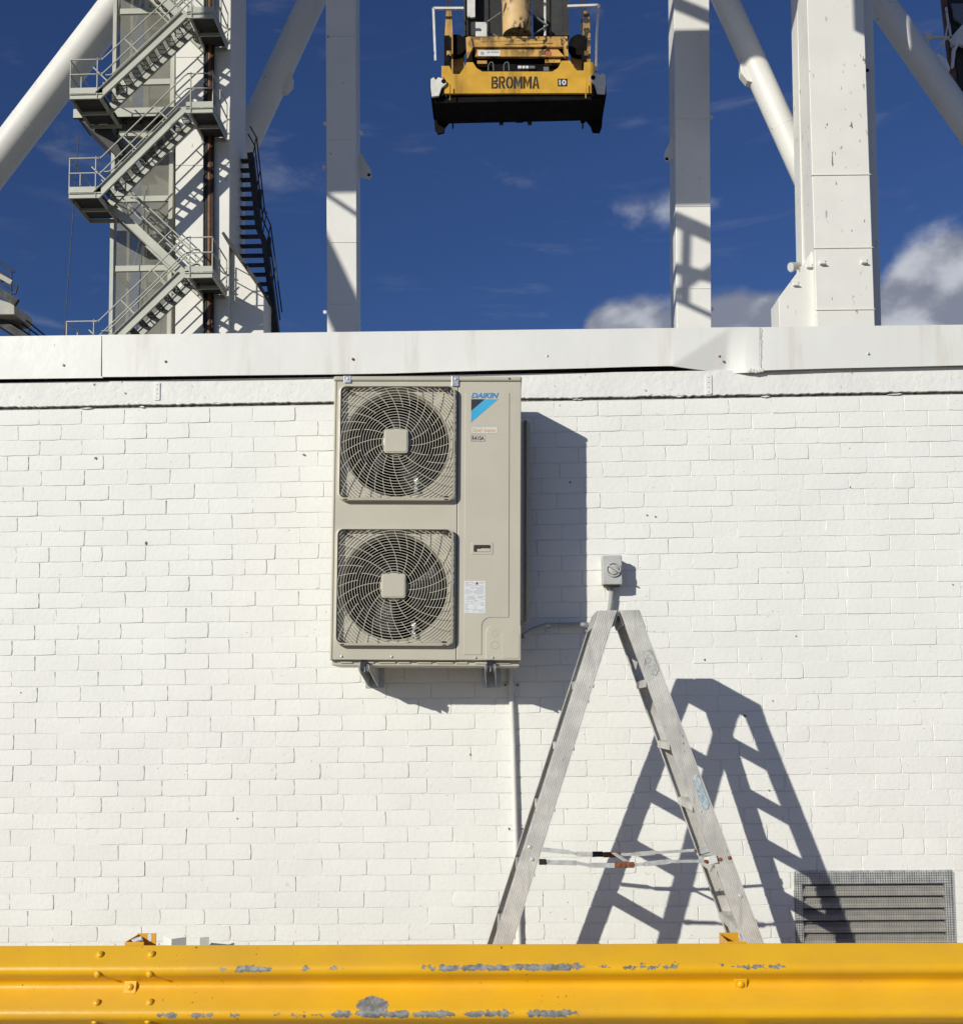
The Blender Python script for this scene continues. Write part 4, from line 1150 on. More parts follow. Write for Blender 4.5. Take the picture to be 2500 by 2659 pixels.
# ---------------------------------------------------------------- stair tower
st = empty('stair_tower', (at(275, 640, YC).x, YC + 1, 0), 'grey zigzag steel stair wrapped round a glazed lift shaft beside the crane leg', 'stair tower')
def S(o): return keep(st, o)
def sub(par, o):
    """world-built object under a part of the tower"""
    o.parent = par; o.location = o.location - st.location - par.location; return o
K = (YC - CAM.y) / F                                     # metres per photo pixel on the stair front
LD, FW = 1.75, .80                                       # landing depth, flight width
def railing(name, lines, r=.024):
    m = MB()
    for ln in lines: m.tube(ln, r, 6)
    return S(m.obj(name, 'stair_grey', None, smooth=True))
def vadd(p, y=0, z=0, x=0): return Vector((p.x + x, p.y + y, p.z + z))
def landing(x0, x1, py, side, rails=True):
    """py = lower edge of the deck on the photo; side -1 left end, +1 right end"""
    A, B = at(x0, py, YC), at(x1, py, YC); z = A.z; H = .40
    m = MB(); m.box((A.x, YC, z + .17), (B.x, YC + LD, z + .20)); lo = S(m.obj('landing_deck', 'grating_shade', None))
    m = MB()                                             # channel frame under the deck, with cross beams
    m.box((A.x, YC - .012, z), (B.x, YC + .0, z + .15)); m.box((A.x - .0, YC - .06, z - .012), (B.x, YC + .0, z + .0)); m.box((A.x, YC - .06, z + .15), (B.x, YC, z + .165))
    m.box((A.x, YC + LD, z), (B.x, YC + LD + .012, z + .15))
    e = A.x if side < 0 else B.x
    m.box((e - .01, YC + .001, z), (e + .01, YC + LD - .001, z + .165))
    for k in (.52,): m.box((A.x + .011, YC + LD * k, z + .01), (B.x - .011, YC + LD * k + .05, z + .12))
    xb_ = A.x + .10 if side > 0 else B.x - .10; m.box((xb_ - .03, YC + .01, z + .01), (xb_ + .03, YC + LD - .01, z + .165))
    fr = S(m.obj('landing_frame', 'stair_grey', None))
    m = MB(); m.box((A.x, YC - .02, z + .205), (B.x, YC - .008, z + .40)); m.box((e - .006, YC, z + .205), (e + .006, YC + LD, z + .36)); sub(fr, m.obj('toe_board', 'stair_grey', None))
    zt = z + 1.38; zm = z + .86
    L = [[(A.x, YC - .03, zt), (B.x, YC - .03, zt)], [(A.x, YC - .03, zm), (B.x, YC - .03, zm)], [(e, YC - .03, zt), (e, YC + LD, zt)], [(e, YC - .03, zm), (e, YC + LD, zm)]]
    pm = B.x - .18 if side < 0 else A.x + .16
    L += [[(pm, YC - .03, z), (pm, YC - .03, zt + .05)], [(e, YC, z + .15), (e, YC, zt)], [(e, YC + LD * .5, z + .15), (e, YC + LD * .5, zt)], [(e, YC + LD, z + .15), (e, YC + LD, zt)]]
    railing('landing_railing', L)
    return A, B, z
def tread_mesh(L, y0, y1):
    m = MB()
    for k in range(6): u = -.12 + k * .046; m.box((u, y0, -.035), (u + .012, y1, 0))
    m.box((-.13, y0, -.04), (-.118, y1, .0)); m.box((.122, y0, -.06), (.135, y1, .0))
    for yy in (y0, y0 + (y1 - y0) * .33, y0 + (y1 - y0) * .66, y1 - .012): m.box((-.117, yy, -.02), (.121, yy + .012, -.002))
    m.box((-.13, y0 + .001, -.20), (.13, y0 + .008, -.041))
    return m.mesh('tread')
tmesh = tread_mesh(0, .02, FW - .02); tmesh.materials.append(MATS['grating_shade'])
def flight(lo, hi, y0, front=True, n=10):
    """lo/hi = photo pixels of the lower edge of the stringer at foot and head"""
    A, B = at(*lo, YC), at(*hi, YC); t = (B - A); up = Vector((-t.z, 0, t.x)).normalized()
    if up.z < 0: up = -up
    w = .30; sg = 1 if B.x > A.x else -1
    strs = []
    for yy in (y0 - .02, y0 + FW):
        a, b = Vector((A.x, yy, A.z)), Vector((B.x, yy, B.z))
        m = MB(); m.prism([a, b, b + up * w, a + up * w], (0, .014, 0))
        for o_, h_ in ((0, .014), (w - .014, .014)): m.prism([a + up * o_, b + up * o_, b + up * (o_ + h_), a + up * (o_ + h_)], (0, -.07 if yy < y0 else .07, 0))
        # level ends lapping onto the landings
        m.prism([b, b + Vector((.16 * sg, 0, 0)), b + Vector((.16 * sg, 0, .26)), b + up * w], (0, .013, 0)); m.prism([a, a + up * w, a + Vector((-.16 * sg, 0, .26)), a + Vector((-.16 * sg, 0, 0))], (0, .013, 0))
        strs.append(S(m.obj('stringer', 'stair_grey', None)))
    for k in range(n):
        f = (k + .75) / n; p = Vector((A.x, 0, A.z)) + Vector((t.x, 0, t.z)) * f
        o = bpy.data.objects.new('tread', tmesh); COL.objects.link(o); o.location = (p.x + .10 * (-sg), y0, p.z + .20); o.scale.x = sg
        sub(strs[0], o)
    for yy, par in ((y0 - .03, 0), (y0 + FW + .02, 1)):
        a, b = Vector((A.x, yy, A.z)), Vector((B.x, yy, B.z)); td = t.normalized()
        top_ = up * (1.40 * abs(td.x))
        L = [[a + Vector((-.22 * sg, 0, h)), a + Vector((-.06 * sg, 0, h)), a + td * .08 + Vector((0, 0, h + .01)), b - td * .08 + Vector((0, 0, h - .01)), b + Vector((.06 * sg, 0, h)), b + Vector((.20 * sg, 0, h))] for h in (1.38, .86)]
        for f in (.14, .50, .86): q = a + (b - a) * f; L.append([q + up * w, q + top_])
        railing('handrail', L)
# front flights climb to the right, the return flights climb to the left behind them
LL = {'top': (136, 199, 193), 'mid': (134, 196, 385.5), 'low': (128, 192, 704)}
RR = {'top': (363, 415, 36), 'mid': (361, 413, 220), 'low': (359, 412, 540)}
for v in LL.values(): landing(v[0], v[1], v[2], -1)
for v in RR.values(): landing(v[0], v[1], v[2], 1)
flight((198, 192), (364, 36), YC); flight((195, 385), (361, 220), YC); flight((190, 704), (359, 540), YC)
yb_ = YC + FW + .12
flight((359, 540), (196, 385.5), yb_); flight((362, 36), (205, -118), yb_); flight((359, 860), (192, 704), yb_)
landing(137, 200, -118, -1)
# lift platform behind the upper left landing
a, b = at(142, 228, YC + LD), at(345, 228, YC + LD); z = a.z
m = MB(); m.box((a.x, YC + LD + .02, z), (b.x, YC + LD + .10, z + .32)); m.box((a.x, YC + LD + .101, z + .2), (b.x, YC + LD + 1.5, z + .25))
for k in range(6): xk = a.x + (b.x - a.x) * (k + .5) / 6; m.box((xk, YC + LD + .101, z), (xk + .06, YC + LD + 1.5, z + .199))
m.prism([(a.x + .2, YC + LD + .12, z - .001), (a.x + 1.5, YC + LD + .12, z - 1.35), (a.x + 1.75, YC + LD + .12, z - 1.35), (a.x + 1.1, YC + LD + .12, z - .001)], (0, 1.3, 0))
S(m.obj('lift_platform', 'grating_shade', None)); m = MB(); m.box((a.x, YC + LD + .0, z + .001), (b.x, YC + LD + .019, z + .32)); S(m.obj('platform_edge', 'stair_grey', None))  # platform and brace take the dark grating colour as painted shade
# lift shaft: panelled core, steel frame, glass
SY = YC + LD + .45
cx0, cx1 = at(226, 400, SY + .3).x, at(341, 400, SY + .3).x
ztop = at(270, -260, SY).z
m = MB(); m.box((cx0 + .55, SY + 1.3, 0), (cx1 - .02, SY + 1.4, ztop)); m.box((cx0 + 1.0, SY + .75, 0), (cx1 - .25, SY + 1.29, ztop)); S(m.obj('shaft_core', 'shaft_panel', None))
fr = MB()
xl_b, xl_t = at(214, 640, SY).x, at(219, 0, SY).x
fr.hexa([(xl_b, SY, 0), (xl_b + .13, SY, 0), (xl_b + .13, SY + .13, 0), (xl_b, SY + .13, 0)], [(xl_t, SY, ztop), (xl_t + .13, SY, ztop), (xl_t + .13, SY + .13, ztop), (xl_t, SY + .13, ztop)])
fr.box((cx1 - .16, SY, 0), (cx1 - .02, SY + .13, ztop)); fr.box((xl_b, SY + 1.42, 0), (xl_b + .12, SY + 1.54, ztop)); fr.box((xl_b + .75, SY + 1.2, 0), (xl_b + .85, SY + 1.29, ztop))
S(fr.obj('shaft_post', 'stair_grey', None))
lev = [660, 520, 385, 262, 158, 20, -120, -260]
for py in lev:
    z = at(270, py, SY).z; m = MB(); m.box((xl_b + .14, SY + .01, z - .10), (cx1 - .17, SY + .12, z + .10)); m.box((xl_b + .01, SY + .14, z - .1), (xl_b + .11, SY + 1.41, z + .1)); S(m.obj('shaft_beam', 'stair_grey', None))
for py0, py1 in zip(lev, lev[1:]):
    z0, z1 = at(270, py0, SY).z + .11, at(270, py1, SY).z - .11
    m = MB(); m.box((xl_b + .15, SY + .05, z0), (cx1 - .18, SY + .062, z1)); S(m.obj('glass_pane', 'shaft_glass', None))
    m = MB(); m.box((xl_b + .045, SY + .15, z0), (xl_b + .057, SY + 1.40, z1)); S(m.obj('glass_pane', 'shaft_glass', None))
    m = MB(); m.bar((xl_b + .2, SY + 1.25, z0), (xl_b + .75, SY + 1.25, z1), .05, .05); S(m.obj('shaft_bracing', 'shaft_panel', None))
# cable risers up the face of the leg
for px, r, mt_ in ((397, .045, 'riser_dark'), (402, .05, 'riser_dark'), (407.5, .075, 'riser_rust'), (413.5, .05, 'riser_dark')):
    a, b = at(px - 1, 640, LEG_Y - .15), at(px + 1, -200, LEG_Y - .15); k = (a.z) / (b.z - a.z); g_ = a - (b - a) * k
    m = MB(); m.tube([g_, a, b], r, 8); o = S(m.obj('cable_riser', mt_, None, smooth=True))
# light bracket and small rails seen on the leg face
# free hanging line by the left landing
a, b = at(153, 262, YC + .3), at(125, 648, YC + .3); m = MB(); k = a.z / (a.z - b.z)
m.tube([a, b, a + (b - a) * k], .016, 6); tag(m.obj('hanging_cable', 'rope', None), 'thin dark cable hanging down beside the landings of the stair tower', 'cable')

# dark access stair on the far side of the leg
ax_ = empty('access_stair', (at(520, 640, 31).x, 31.4, 0), 'steep dark steel stair with open treads beyond the crane leg', 'stair')
def X_(o): return keep(ax_, o)
y0 = 30.9
def edge(py):                                            # right stringer follows a bent line
    if py < 340: return 486 + (py - 250) * .20
    if py < 470: return 504 + (py - 340) * .155
    return 524 + (py - 470) * .118
A1, A2, A3 = at(481, 250, y0), at(507, 470, y0), at(541, 640, y0)
pl_ = [at(487, 300, y0), at(503, 446, y0), at(514, 470, y0), at(536, 640, y0)]
d_ = pl_[3] - pl_[2]; pl_.append(pl_[3] + d_ * (pl_[3].z / -d_.z))
for dx in (0, -1.05):
    m = MB()
    for i in range(4): m.bar(pl_[i] + Vector((dx, 0, 0)), pl_[i + 1] + Vector((dx, 0, 0)), .34, .20, up=(1, 0, 0))
    X_(m.obj('stringer', 'dark_steel', None))
z = pl_[0].z - .2
while z > .2:
    for i in range(4):
        if pl_[i + 1].z <= z <= pl_[i].z:
            f = (pl_[i].z - z) / (pl_[i].z - pl_[i + 1].z); p = pl_[i] + (pl_[i + 1] - pl_[i]) * f
    m = MB(); m.box((p.x - 1.02, y0 - .10, z - .05), (p.x - .03, y0 + .16, z)); X_(m.obj('tread', 'dark_steel', None))
    z -= .36
m = MB()
for off in ((9, -22), (5, -12)):
    q = [vadd(p, x=off[0] * .0165, z=.0) + Vector((.06, 0, .65 if off[0] == 9 else .35)) for p in pl_[:4]]
    m.tube([q[0] + Vector((-.25, 0, .45))] + q, .025, 6)
for i in range(3):
    for f in (.1, .55): p = pl_[i] + (pl_[i + 1] - pl_[i]) * f; m.tube([p, p + Vector((.16, 0, .95))], .02, 6)
X_(m.obj('handrail', 'dark_steel', None, smooth=True))
for px, py in ((503, 385), (521, 478)):
    p = at(px, py, y0 - .1); m = MB(); m.box((p.x - .05, p.y, p.z - .35), (p.x + .08, p.y + .1, p.z + .35)); X_(m.obj('lamp_strip', 'dark_steel', None))

# walkway end sticking in from the neighbouring crane at the left
wk = empty('crane_walkway', (at(-40, 640, 24).x, 25, 0), 'weathered crane walkway end with dark railings above a sloping stair', 'walkway')
def Wk(o): return keep(wk, o)
y0 = 24.0
m = MB(); m.prism([at(-90, 553, y0), at(28, 590, y0), at(28, 610, y0), at(-90, 612, y0)], (0, 1.2, 0)); Wk(m.obj('platform', 'shaft_panel', None, .02))
m = MB(); m.bar(at(-90, 512, y0), at(33, 588, y0), .12, .22); Wk(m.obj('platform_beam', 'dark_steel', None))
m = MB()
for a, b in (((-90, 448), (28, 528)), ((-90, 485), (22, 562)), ((-90, 468), (22, 542))): m.tube([at(*a, y0), at(*b, y0)], .03, 6)
for a, b in (((22, 524), (22, 580)), ((-25, 500), (-25, 556)), ((22, 550), (34, 556)), ((34, 556), (30, 570)), ((30, 570), (22, 568))): m.tube([at(*a, y0), at(*b, y0)], .028, 6)
m.tube([at(4, 545, y0 + .4), at(24, 545, y0)], .03, 6)
Wk(m.obj('railing', 'dark_steel', None, smooth=True))
m = MB(); m.bar(at(-90, 466 + 20, y0 - .02), at(22, 548, y0 - .02), .02, .14); Wk(m.obj('rail_panel', 'shaft_panel', None))
y1 = 24.8
m = MB()
for (a, b) in (((20, 596), (92, 655)), ((-10, 590), (80, 655)), ((-10, 604), (72, 660))): m.tube([at(*a, y1), at(*b, y1)], .024, 6)
Wk(m.obj('stair_handrail', 'dark_steel', None, smooth=True))
m = MB()
for a, b in (((17, 612), (17, 640)), ((57, 630), (57, 662))): m.tube([at(*a, y1), at(*b, y1)], .024, 6)
Wk(m.obj('stair_handrail_post', 'stair_grey', None, smooth=True))
p_, q_ = at(-60, 590, y1), at(62, 665, y1); dd_ = (q_ - p_); ee = p_ + dd_ * (p_.z / -dd_.z)
m = MB(); m.bar(p_, ee, .9, .22); Wk(m.obj('stair_stringer', 'dark_steel', None))
m = MB(); a = at(0, 580, 24.6); m.box((a.x - 1.4, 24.3, 0), (a.x - .9, 25.0, at(0, 600, 24.6).z)); Wk(m.obj('support_post', 'shaft_panel', None))

# machinery of the neighbouring crane at the right edge
y0 = 33.0
mc = empty('crane_hoist_frame', (at(1880, 640, y0).x, y0 + .5, 0), 'dark rusty crane frame with a white bracket arm and thin struts', 'crane frame')
def Mc(o): return keep(mc, o)
def strip(name, pts, mt_, dep, yy=0):
    m = MB(); m.prism([at(px, py, y0 + yy) for px, py in pts], (0, dep, 0)); return Mc(m.obj(name, mt_, None))
m = MB(); a = at(1905, 150, y0 + .5); m.box((a.x, y0 + .4, 0), (a.x + 1.4, y0 + 1.8, a.z + 9)); Mc(m.obj('tower_post', 'dark_steel', None))
strip('frame_flange', [(1828, -30), (1834, -30), (1862, 190), (1869, 262), (1862, 262), (1852, 190)], 'riser_rust', .25)
strip('frame_web', [(1836, -30), (1925, -30), (1925, 262), (1871, 262), (1864, 190)], 'riser_dark', .3, .06)
for (a, b) in (((1836, 14), (1841, 50)), ((1842, 46), (1847, 90)), ((1848, 84), (1852, 110)), ((1857, 180), (1861, 206)), ((1862, 212), (1865, 228))):
    m = MB(); m.bar(at(*a, y0 - .05), at(*b, y0 - .05), .06, .075, up=(0, 1, 0)); Mc(m.obj('frame_plate', 'guide_white', None))
m = MB(); m.bar(at(1803, 72, y0 - .3), at(1846, 73, y0 - .3), .10, .085); m.box(at(1798, 76, y0 - .38), at(1804, 67, y0 - .2)); Mc(m.obj('bracket_arm', 'guide_white', None))
strip('bracket_plate', [(1842, 71), (1850, 67), (1872, 42), (1890, 38), (1890, 95), (1861, 85), (1855, 98), (1851, 130), (1848, 128), (1849, 95), (1856, 86), (1852, 84)], 'guide_white', .12, -.35)
m = MB(); m.tube([at(1801, 75, y0 - .3), at(1803, 110, y0 - .3)], .045, 8); Mc(m.obj('hanger_rod', 'guide_white', None))
for a, b in (((1841, 42), (1825, 116)), ((1835, 74), (1805, 110))):
    m = MB(); m.tube([at(*a, y0 - .4), at(*b, y0 - .4)], .028, 8); Mc(m.obj('strut', 'guide_white', None))
strip('canvas_cover', [(1846, 6), (1890, 6), (1890, 40), (1866, 46), (1852, 36)], 'alu_dark', .1, -.08)

# ---------------------------------------------------------------- spreader hanging from the crane
SPY = 30.0; SD = 1.5
sp = empty('container_spreader', at(1006, 200, SPY), 'yellow container spreader hanging on ropes from the crane trolley', 'spreader')
def Sp(o): return keep(sp, o)
def pl2(name, pts, mt_, y, dep, bev=0.0):
    m = MB(); m.prism([at(px, py, SPY + y) for px, py in pts], (0, dep, 0)); return Sp(m.obj(name, mt_, None, bev))
# front and rear side girders, cross pieces, underside
front = [(857, 181), (857, 127), (872, 127), (880, 143), (892, 143), (900, 131), (906, 120), (918, 120), (925, 131), (936, 138), (1072, 138), (1083, 131), (1090, 117), (1107, 117), (1113, 128), (1120, 136), (1133, 136), (1134, 120), (1153, 120), (1154, 180)]
pl2('side_girder', front, 'spreader_yellow', 0, .10, .01)
pl2('side_girder', [(px, min(py, 1e9)) for px, py in [(857, 181), (857, 140), (1154, 140), (1154, 180)]], 'spreader_yellow', SD - .1, .10)
pl2('main_box', [(866, 179), (866, 146), (1146, 146), (1146, 178)], 'greasy_black', .11, SD - .22)
zb = at(1006, 181, SPY).z
for x0, x1 in ((836, 862), (1148, 1176)):
    a, b = at(x0, 186, SPY), at(x1, 150, SPY)
    m = MB(); m.box((a.x, SPY - .02, a.z), (b.x, SPY + SD, b.z)); Sp(m.obj('end_beam', 'greasy_black', None, .02))
for s_, pts in ((-1, [(838, 187), (836, 168), (836, 152), (842, 149), (846, 154), (850, 149), (860, 151), (867, 156), (866, 162), (857, 170), (852, 185)]), (1, [(1174, 181), (1176, 160), (1175, 144), (1168, 141), (1164, 146), (1160, 141), (1150, 143), (1144, 150), (1146, 156), (1154, 162), (1159, 180)])):
    pl2('corner_guide', pts, 'guide_white', -.10, .09, .015)
    c = (861, 157) if s_ < 0 else (1151, 150)
    p = at(c[0], c[1], SPY - .105); m = MB(); m.lathe(p, (0, -1, 0), [(.085, 0), (.08, .012)], 12); Sp(m.obj('guide_hole', 'greasy_black', None))
# lower skirt: the dark underside frame with gather legs at the rear corners
a, b = at(838, 187, SPY), at(1175, 183, SPY)
m = MB(); m.box((a.x + .10, SPY + .12, zb - .22), (b.x - .10, SPY + SD - .05, zb - .01)); Sp(m.obj('underside_frame', 'greasy_black', None, .02))
yr = SD - .02
pl2('gather_leg', [(839, 187), (844, 250), (850, 259), (862, 256), (864, 246), (872, 236), (882, 231), (884, 187)], 'greasy_black', yr, .10)
pl2('gather_leg', [(1173, 183), (1168, 246), (1164, 256), (1150, 255), (1147, 244), (1139, 234), (1130, 229), (1128, 183)], 'greasy_black', yr, .10)
pl2('rear_skirt', [(884, 187), (884, 232), (1128, 229), (1128, 184)], 'greasy_black', yr, .09)
for px in (973, 1028): pl2('foot_block', [(px - 4, 228), (px - 4, 240), (px + 4, 240), (px + 4, 228)], 'dark_steel', yr, .1)
pl2('foot_block', [(1001, 230), (1004, 228), (1012, 228), (1015, 235), (1001, 235)], 'greasy_black', yr, .1)
for px, py0, py1 in ((873.5, 163, 194), (1137, 157, 190)):
    m = MB(); m.tube([at(px, py0, SPY - .16), at(px, py1, SPY - .16)], .022, 6); Sp(m.obj('guide_rod', 'headblock_orange', None))
for px in (879, 1131):
    m = MB(); m.tube([at(px, 230, SPY + yr), at(px, 249, SPY + yr)], .028, 6); m.box(at(px - 4, 236, SPY + yr), at(px + 4, 230, SPY + yr + .1)); Sp(m.obj('guide_pin', 'greasy_black', None))
# lettering on the front girder
def lay(me, mt_, name): o = link(name, me, mt_); return Sp(o)
def txt(s_, x0, x1, y0_, y1_, mt_, name, bold, yy):
    A_, B_ = at(x0, y1_, SPY + yy), at(x1, y0_, SPY + yy); lay(text_mesh(s_, A_.x, B_.x, A_.z, B_.z, SPY + yy, bold=bold, thick=.006), mt_, name)
GLYPH = {'B': [[(0, 0), (0, 1), (.26, 1), (.26, 0)], [(.32, 1), (.75, 1), (.95, .85), (.95, .64), (.82, .53), (.32, .53), (.32, .67), (.62, .67), (.70, .73), (.70, .8), (.62, .86), (.32, .86)], [(.32, .49), (.82, .49), (1, .36), (1, .15), (.8, 0), (.32, 0), (.32, .14), (.66, .14), (.74, .2), (.74, .3), (.66, .36), (.32, .36)]],
         'R': [[(0, 0), (0, 1), (.26, 1), (.26, 0)], [(.32, 1), (.75, 1), (.95, .85), (.95, .60), (.80, .46), (.32, .46), (.32, .60), (.62, .60), (.70, .66), (.70, .8), (.62, .86), (.32, .86)], [(.38, .43), (.68, .43), (1, 0), (.70, 0)]],
         'O': [[(.46, 1), (.2, .95), (0, .7), (0, .3), (.2, .05), (.46, 0), (.46, .16), (.3, .24), (.26, .35), (.26, .65), (.3, .76), (.46, .84)], [(.54, 1), (.8, .95), (1, .7), (1, .3), (.8, .05), (.54, 0), (.54, .16), (.7, .24), (.74, .35), (.74, .65), (.7, .76), (.54, .84)]],
         'M': [[(0, 0), (0, 1), (.24, 1), (.24, 0)], [(.27, 1), (.47, .55), (.47, .10), (.27, .58)], [(.73, 1), (.53, .55), (.53, .10), (.73, .58)], [(.76, 0), (.76, 1), (1, 1), (1, 0)]],
         'A': [[(0, 0), (.33, 1), (.48, 1), (.48, .82), (.27, 0)], [(1, 0), (.67, 1), (.52, 1), (.52, .82), (.73, 0)], [(.38, .22), (.42, .38), (.58, .38), (.62, .22)]]}
pxa = 954.0
for ch, wd in zip('BROMMA', (14, 14, 15, 18, 18, 15)):                     # stencilled capitals, gaps between the strokes
    m = MB()
    for poly in GLYPH[ch]: m.prism([at(pxa + u * (wd - 1.2), 171.5 - v * 23.5, SPY) + Vector((0, -.001, 0)) for u, v in poly], (0, -.006, 0))
    Sp(m.obj('brand_lettering', 'black_print', None)); pxa += wd
pl2('number_plate', [(1082.5, 167), (1082.5, 152), (1101, 152), (1101, 167)], 'black_print', -.006, .005)
txt('10', 1085.5, 1098.5, 154, 165, 'label_white', 'number', .03, -.0065)
# headblock above
pl2('head_beam', [(908, 90), (908, 70), (1092, 70), (1098, 90)], 'headblock_orange', .35, .12, .01)
pl2('head_beam', [(922, 109), (922, 94), (1082, 94), (1096, 109)], 'headblock_orange', .45, .12, .01)
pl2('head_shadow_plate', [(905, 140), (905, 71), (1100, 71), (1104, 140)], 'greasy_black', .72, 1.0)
pl2('head_cheek', [(906, 113), (904, 72), (914, 70), (918, 90), (908, 112)], 'headblock_orange', .28, .2)
pl2('head_cheek', [(1103, 109), (1101, 70), (1092, 70), (1094, 92), (1097, 108)], 'headblock_orange', .28, .2)
txt('TALL  CELLS TWINS UNDER HEADBEAM TWISTLOCKS', 936, 1060, 77, 80.5, 'greasy_black', 'warning_lettering', .01, .345)
txt('HEAVY LIFT UNDER HEADBEAM TWISTLOCKS', 980, 1073, 83, 86.5, 'greasy_black', 'warning_lettering', .01, .345)
pl2('maker_plate', [(928, 108), (928, 97), (971, 97), (971, 108)], 'label_white', .44, .008)
txt('DP WORLD', 945, 968, 98.5, 102.5, 'grey_print', 'plate_lettering', .02, .438)
p = at(936, 102.5, SPY + .438); m = MB(); m.lathe(p, (0, -1, 0), [(.07, 0), (.065, .004)], 16); Sp(m.obj('plate_mark', 'grey_print', None))
pl2('red_plate', [(1059, 107), (1059, 99), (1070, 99), (1070, 107)], 'red_print', .44, .008)
for x0, x1, y0_, y1_, mt_ in ((1005, 1012, 127, 132, 'label_white'), (1013.5, 1019, 127, 132, 'label_white'), (1020.5, 1026, 127, 132, 'label_white'), (1028, 1038, 127, 132, 'alu_dark'), (1055, 1065, 129, 137, 'alu_dark'), (1058, 1088, 115, 121, 'headblock_orange'), (926, 945, 117, 123, 'headblock_orange')):
    pl2('control_box', [(x0, y1_), (x0, y0_), (x1, y0_), (x1, y1_)], mt_, .5, .2)
for px in (948, 978):
    m = MB(); m.tube(curve_pts([at(px, 138, SPY + .3), at(px, 126, SPY + .3), at(px + 5, 120, SPY + .3), at(px + 9, 123, SPY + .3), at(px + 10, 137, SPY + .3)], 4), .02, 6); Sp(m.obj('hydraulic_hose', 'alu_dark', None, smooth=True))
# sheave plates and pulleys at both ends
for x0, sgn in ((871, 1), (1138, -1)):
    pl2('sheave_plate', [(x0 - 8, 148), (x0 - 8, 70), (x0 - 5, 20), (x0 + 5, 20), (x0 + 8, 70), (x0 + 8, 148)], 'headblock_orange', .5, .08)
    pl2('sheave_plate', [(x0 - 9, 150), (x0 - 9, 68), (x0 + 2 * sgn, 68), (x0 + 2 * sgn, 150)], 'greasy_black', .42, .07)
    p = at(x0 + 14 * sgn, 90, SPY + .8); m = MB(); m.lathe(p, (0, -1, 0), [(.40, -.12), (.40, .12)], 24); Sp(m.obj('sheave', 'greasy_black', None))
    pl2('sheave_guard', [(x0 + 4 * sgn, 140), (x0 + 4 * sgn, 76), (x0 + 30 * sgn, 76), (x0 + 30 * sgn, 140)], 'headblock_orange' , .95, .1)
    pl2('rope_block', [(x0 - 4, 107), (x0 - 4, 98), (x0 + 4, 98), (x0 + 4, 107)], 'headblock_orange', .38, .05)
# cable basket
c0, c1 = at(1003.5, 70, SPY + 1.1), at(1003.5, 6, SPY + 1.1)
m = MB(); r = 29.5 * (SPY + 1.1 - CAM.y) / F; m.lathe(c0, (0, 0, 1), [(r, 0), (r, c1.z - c0.z), (r * 1.04, c1.z - c0.z + .02), (r * 1.04, c1.z - c0.z + .1)], 32); Sp(m.obj('cable_basket', 'basket_peach', None, smooth=True))
# upright masts and trolley ropes
for x0, x1, mt_ in ((900, 924, 'dark_steel'), (1068, 1101, 'dark_steel'), (924, 972, 'riser_dark'), (1036, 1067, 'riser_dark')):
    a, b = at(x0, 72, SPY + 1.6), at(x1, -120, SPY + 1.6); m = MB(); m.box((a.x, SPY + 1.5 + (.25 if mt_ == 'riser_dark' else 0), a.z), (b.x, SPY + 1.75 + (.25 if mt_ == 'riser_dark' else 0), b.z)); Sp(m.obj('mast_plate', mt_, None))
pl2('mast_light_plate', [(906, 34), (906, -60), (922, -60), (922, 32)], 'guide_white', 1.35, .1)
pl2('control_cabinet', [(923, 70), (923, 42), (945, 42), (945, 70)], 'guide_white', .9, .35, .01)
for (a, b) in (((946, 42), (972, 24)), ((944, 62), (965, 70)), ((1034, 28), (1062, 48)), ((1036, 66), (1064, 48))):
    m = MB(); m.tube([at(*a, SPY + 1.2), at(*b, SPY + 1.2)], .04, 6); Sp(m.obj('cage_strut', 'alu_dark', None))
m = MB(); m.tube([at(1058, 70, SPY + 1.3), at(1058, -40, SPY + 1.3)], .05, 6); Sp(m.obj('cage_strut', 'guide_white', None))
for pts in ([(900, 16), (841, 16), (845, 118)], [(1101, 12), (1162, 10), (1158, 72), (1157, 138)]):
    q = [at(px, py, SPY + .2) for px, py in pts]; m = MB()
    for i in range(len(q) - 1): m.bar(q[i], q[i + 1], .08, .09, up=(0, 1, 0))
    Sp(m.obj('hanger_frame', 'guide_white', None))
for px in (868, 873, 876, 903, 1091, 1129, 1134, 1137):
    m = MB(); q = at(px, 60, SPY + .7); m.tube([q, Vector((q.x, q.y, q.z + 6.0))], .022, 6); Sp(m.obj('hoist_rope', 'rope', None))

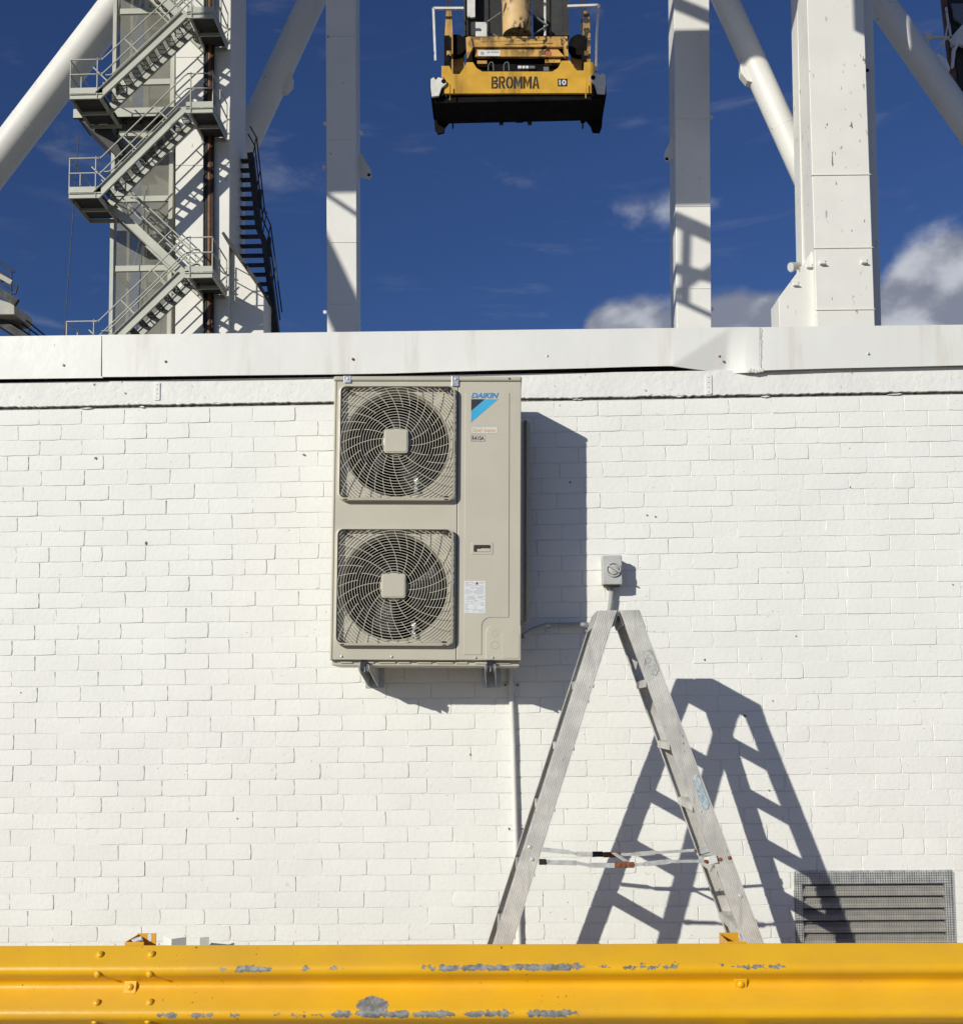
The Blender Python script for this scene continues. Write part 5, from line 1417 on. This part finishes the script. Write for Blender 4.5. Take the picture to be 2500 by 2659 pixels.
# ---------------------------------------------------------------- unseen overhead pieces, added to cast shade on the crane legs and braces
YB = 15.0
def up_box(name, u0, u1, v0, v1, dep=2.0, mt='crane_white_clean', y=YB):
    m = MB(); m.box((u0, y, v0), (u1, y + dep, v1)); return Cr(m.obj(name, mt, None, .02))
up_box('caster_girder', -28, 9, 38.2, 40.6, 1.6)  # added so that the shadow casters hang from something
for xg in (-9.5, 9.0): up_box('caster_link_girder', xg - .6, xg + .6, 38.3, 40.4, 14.5, y=YB + 1.7)  # added to tie the caster girder back to the legs
up_box('shadow_caster_box', -19.9, -16.8, 28.5, 38.1, .6)  # unseen boxes, shaped by the shade wanted on columns and tubes
up_box('shadow_caster_box', -8.7, -4.9, 27.75, 34.2, .6)
up_box('shadow_caster_box', -4.85, 2.2, 30.6, 38.1, .6)
up_box('shadow_caster_box', 3.0, 6.5, 28.2, 38.1, .6)
up_box('shadow_caster_box', 2.21, 2.99, 33.0, 38.1, .6)
up_box('shadow_caster_box', 2.6, 2.99, 28.2, 31.2, .6)
up_box('caster_post', -8.7, -8.3, 34.25, 38.1, .4)  # added post that carries a caster box
up_box('shadow_caster_slab', -24.6, -20.1, 35.9, 38.1, .6)  # unseen slab added to shade the upper end of a tube brace
def up_bar(a, b, wd, name='shadow_caster_bar'):  # unseen bars added for dappled shade on the slim columns
    m = MB(); m.bar((a[0], YB + .3, a[1]), (b[0], YB + .3, b[1]), wd, wd); return Cr(m.obj(name, 'crane_white_clean', None))
up_bar((-8.3, 36.2), (-4.9, 34.6), .5)
up_bar((-20.4, 27.3), (-17.6, 21.2), .85)
for a, b, wd in (((-8.0, 27.7), (-4.9, 26.2), .55), ((-7.6, 27.7), (-7.6, 23.0), .34), ((-6.35, 26.9), (-6.5, 24.0), .20), ((-8.0, 25.6), (-5.2, 24.8), .34), ((-5.0, 27.7), (-5.0, 23.0), .3), ((-7.6, 23.8), (-5.0, 25.6), .16), ((-7.6, 24.5), (-5.0, 23.2), .2), ((-19.6, 28.4), (-17.2, 26.7), .16)):
    up_bar(a, b, wd)
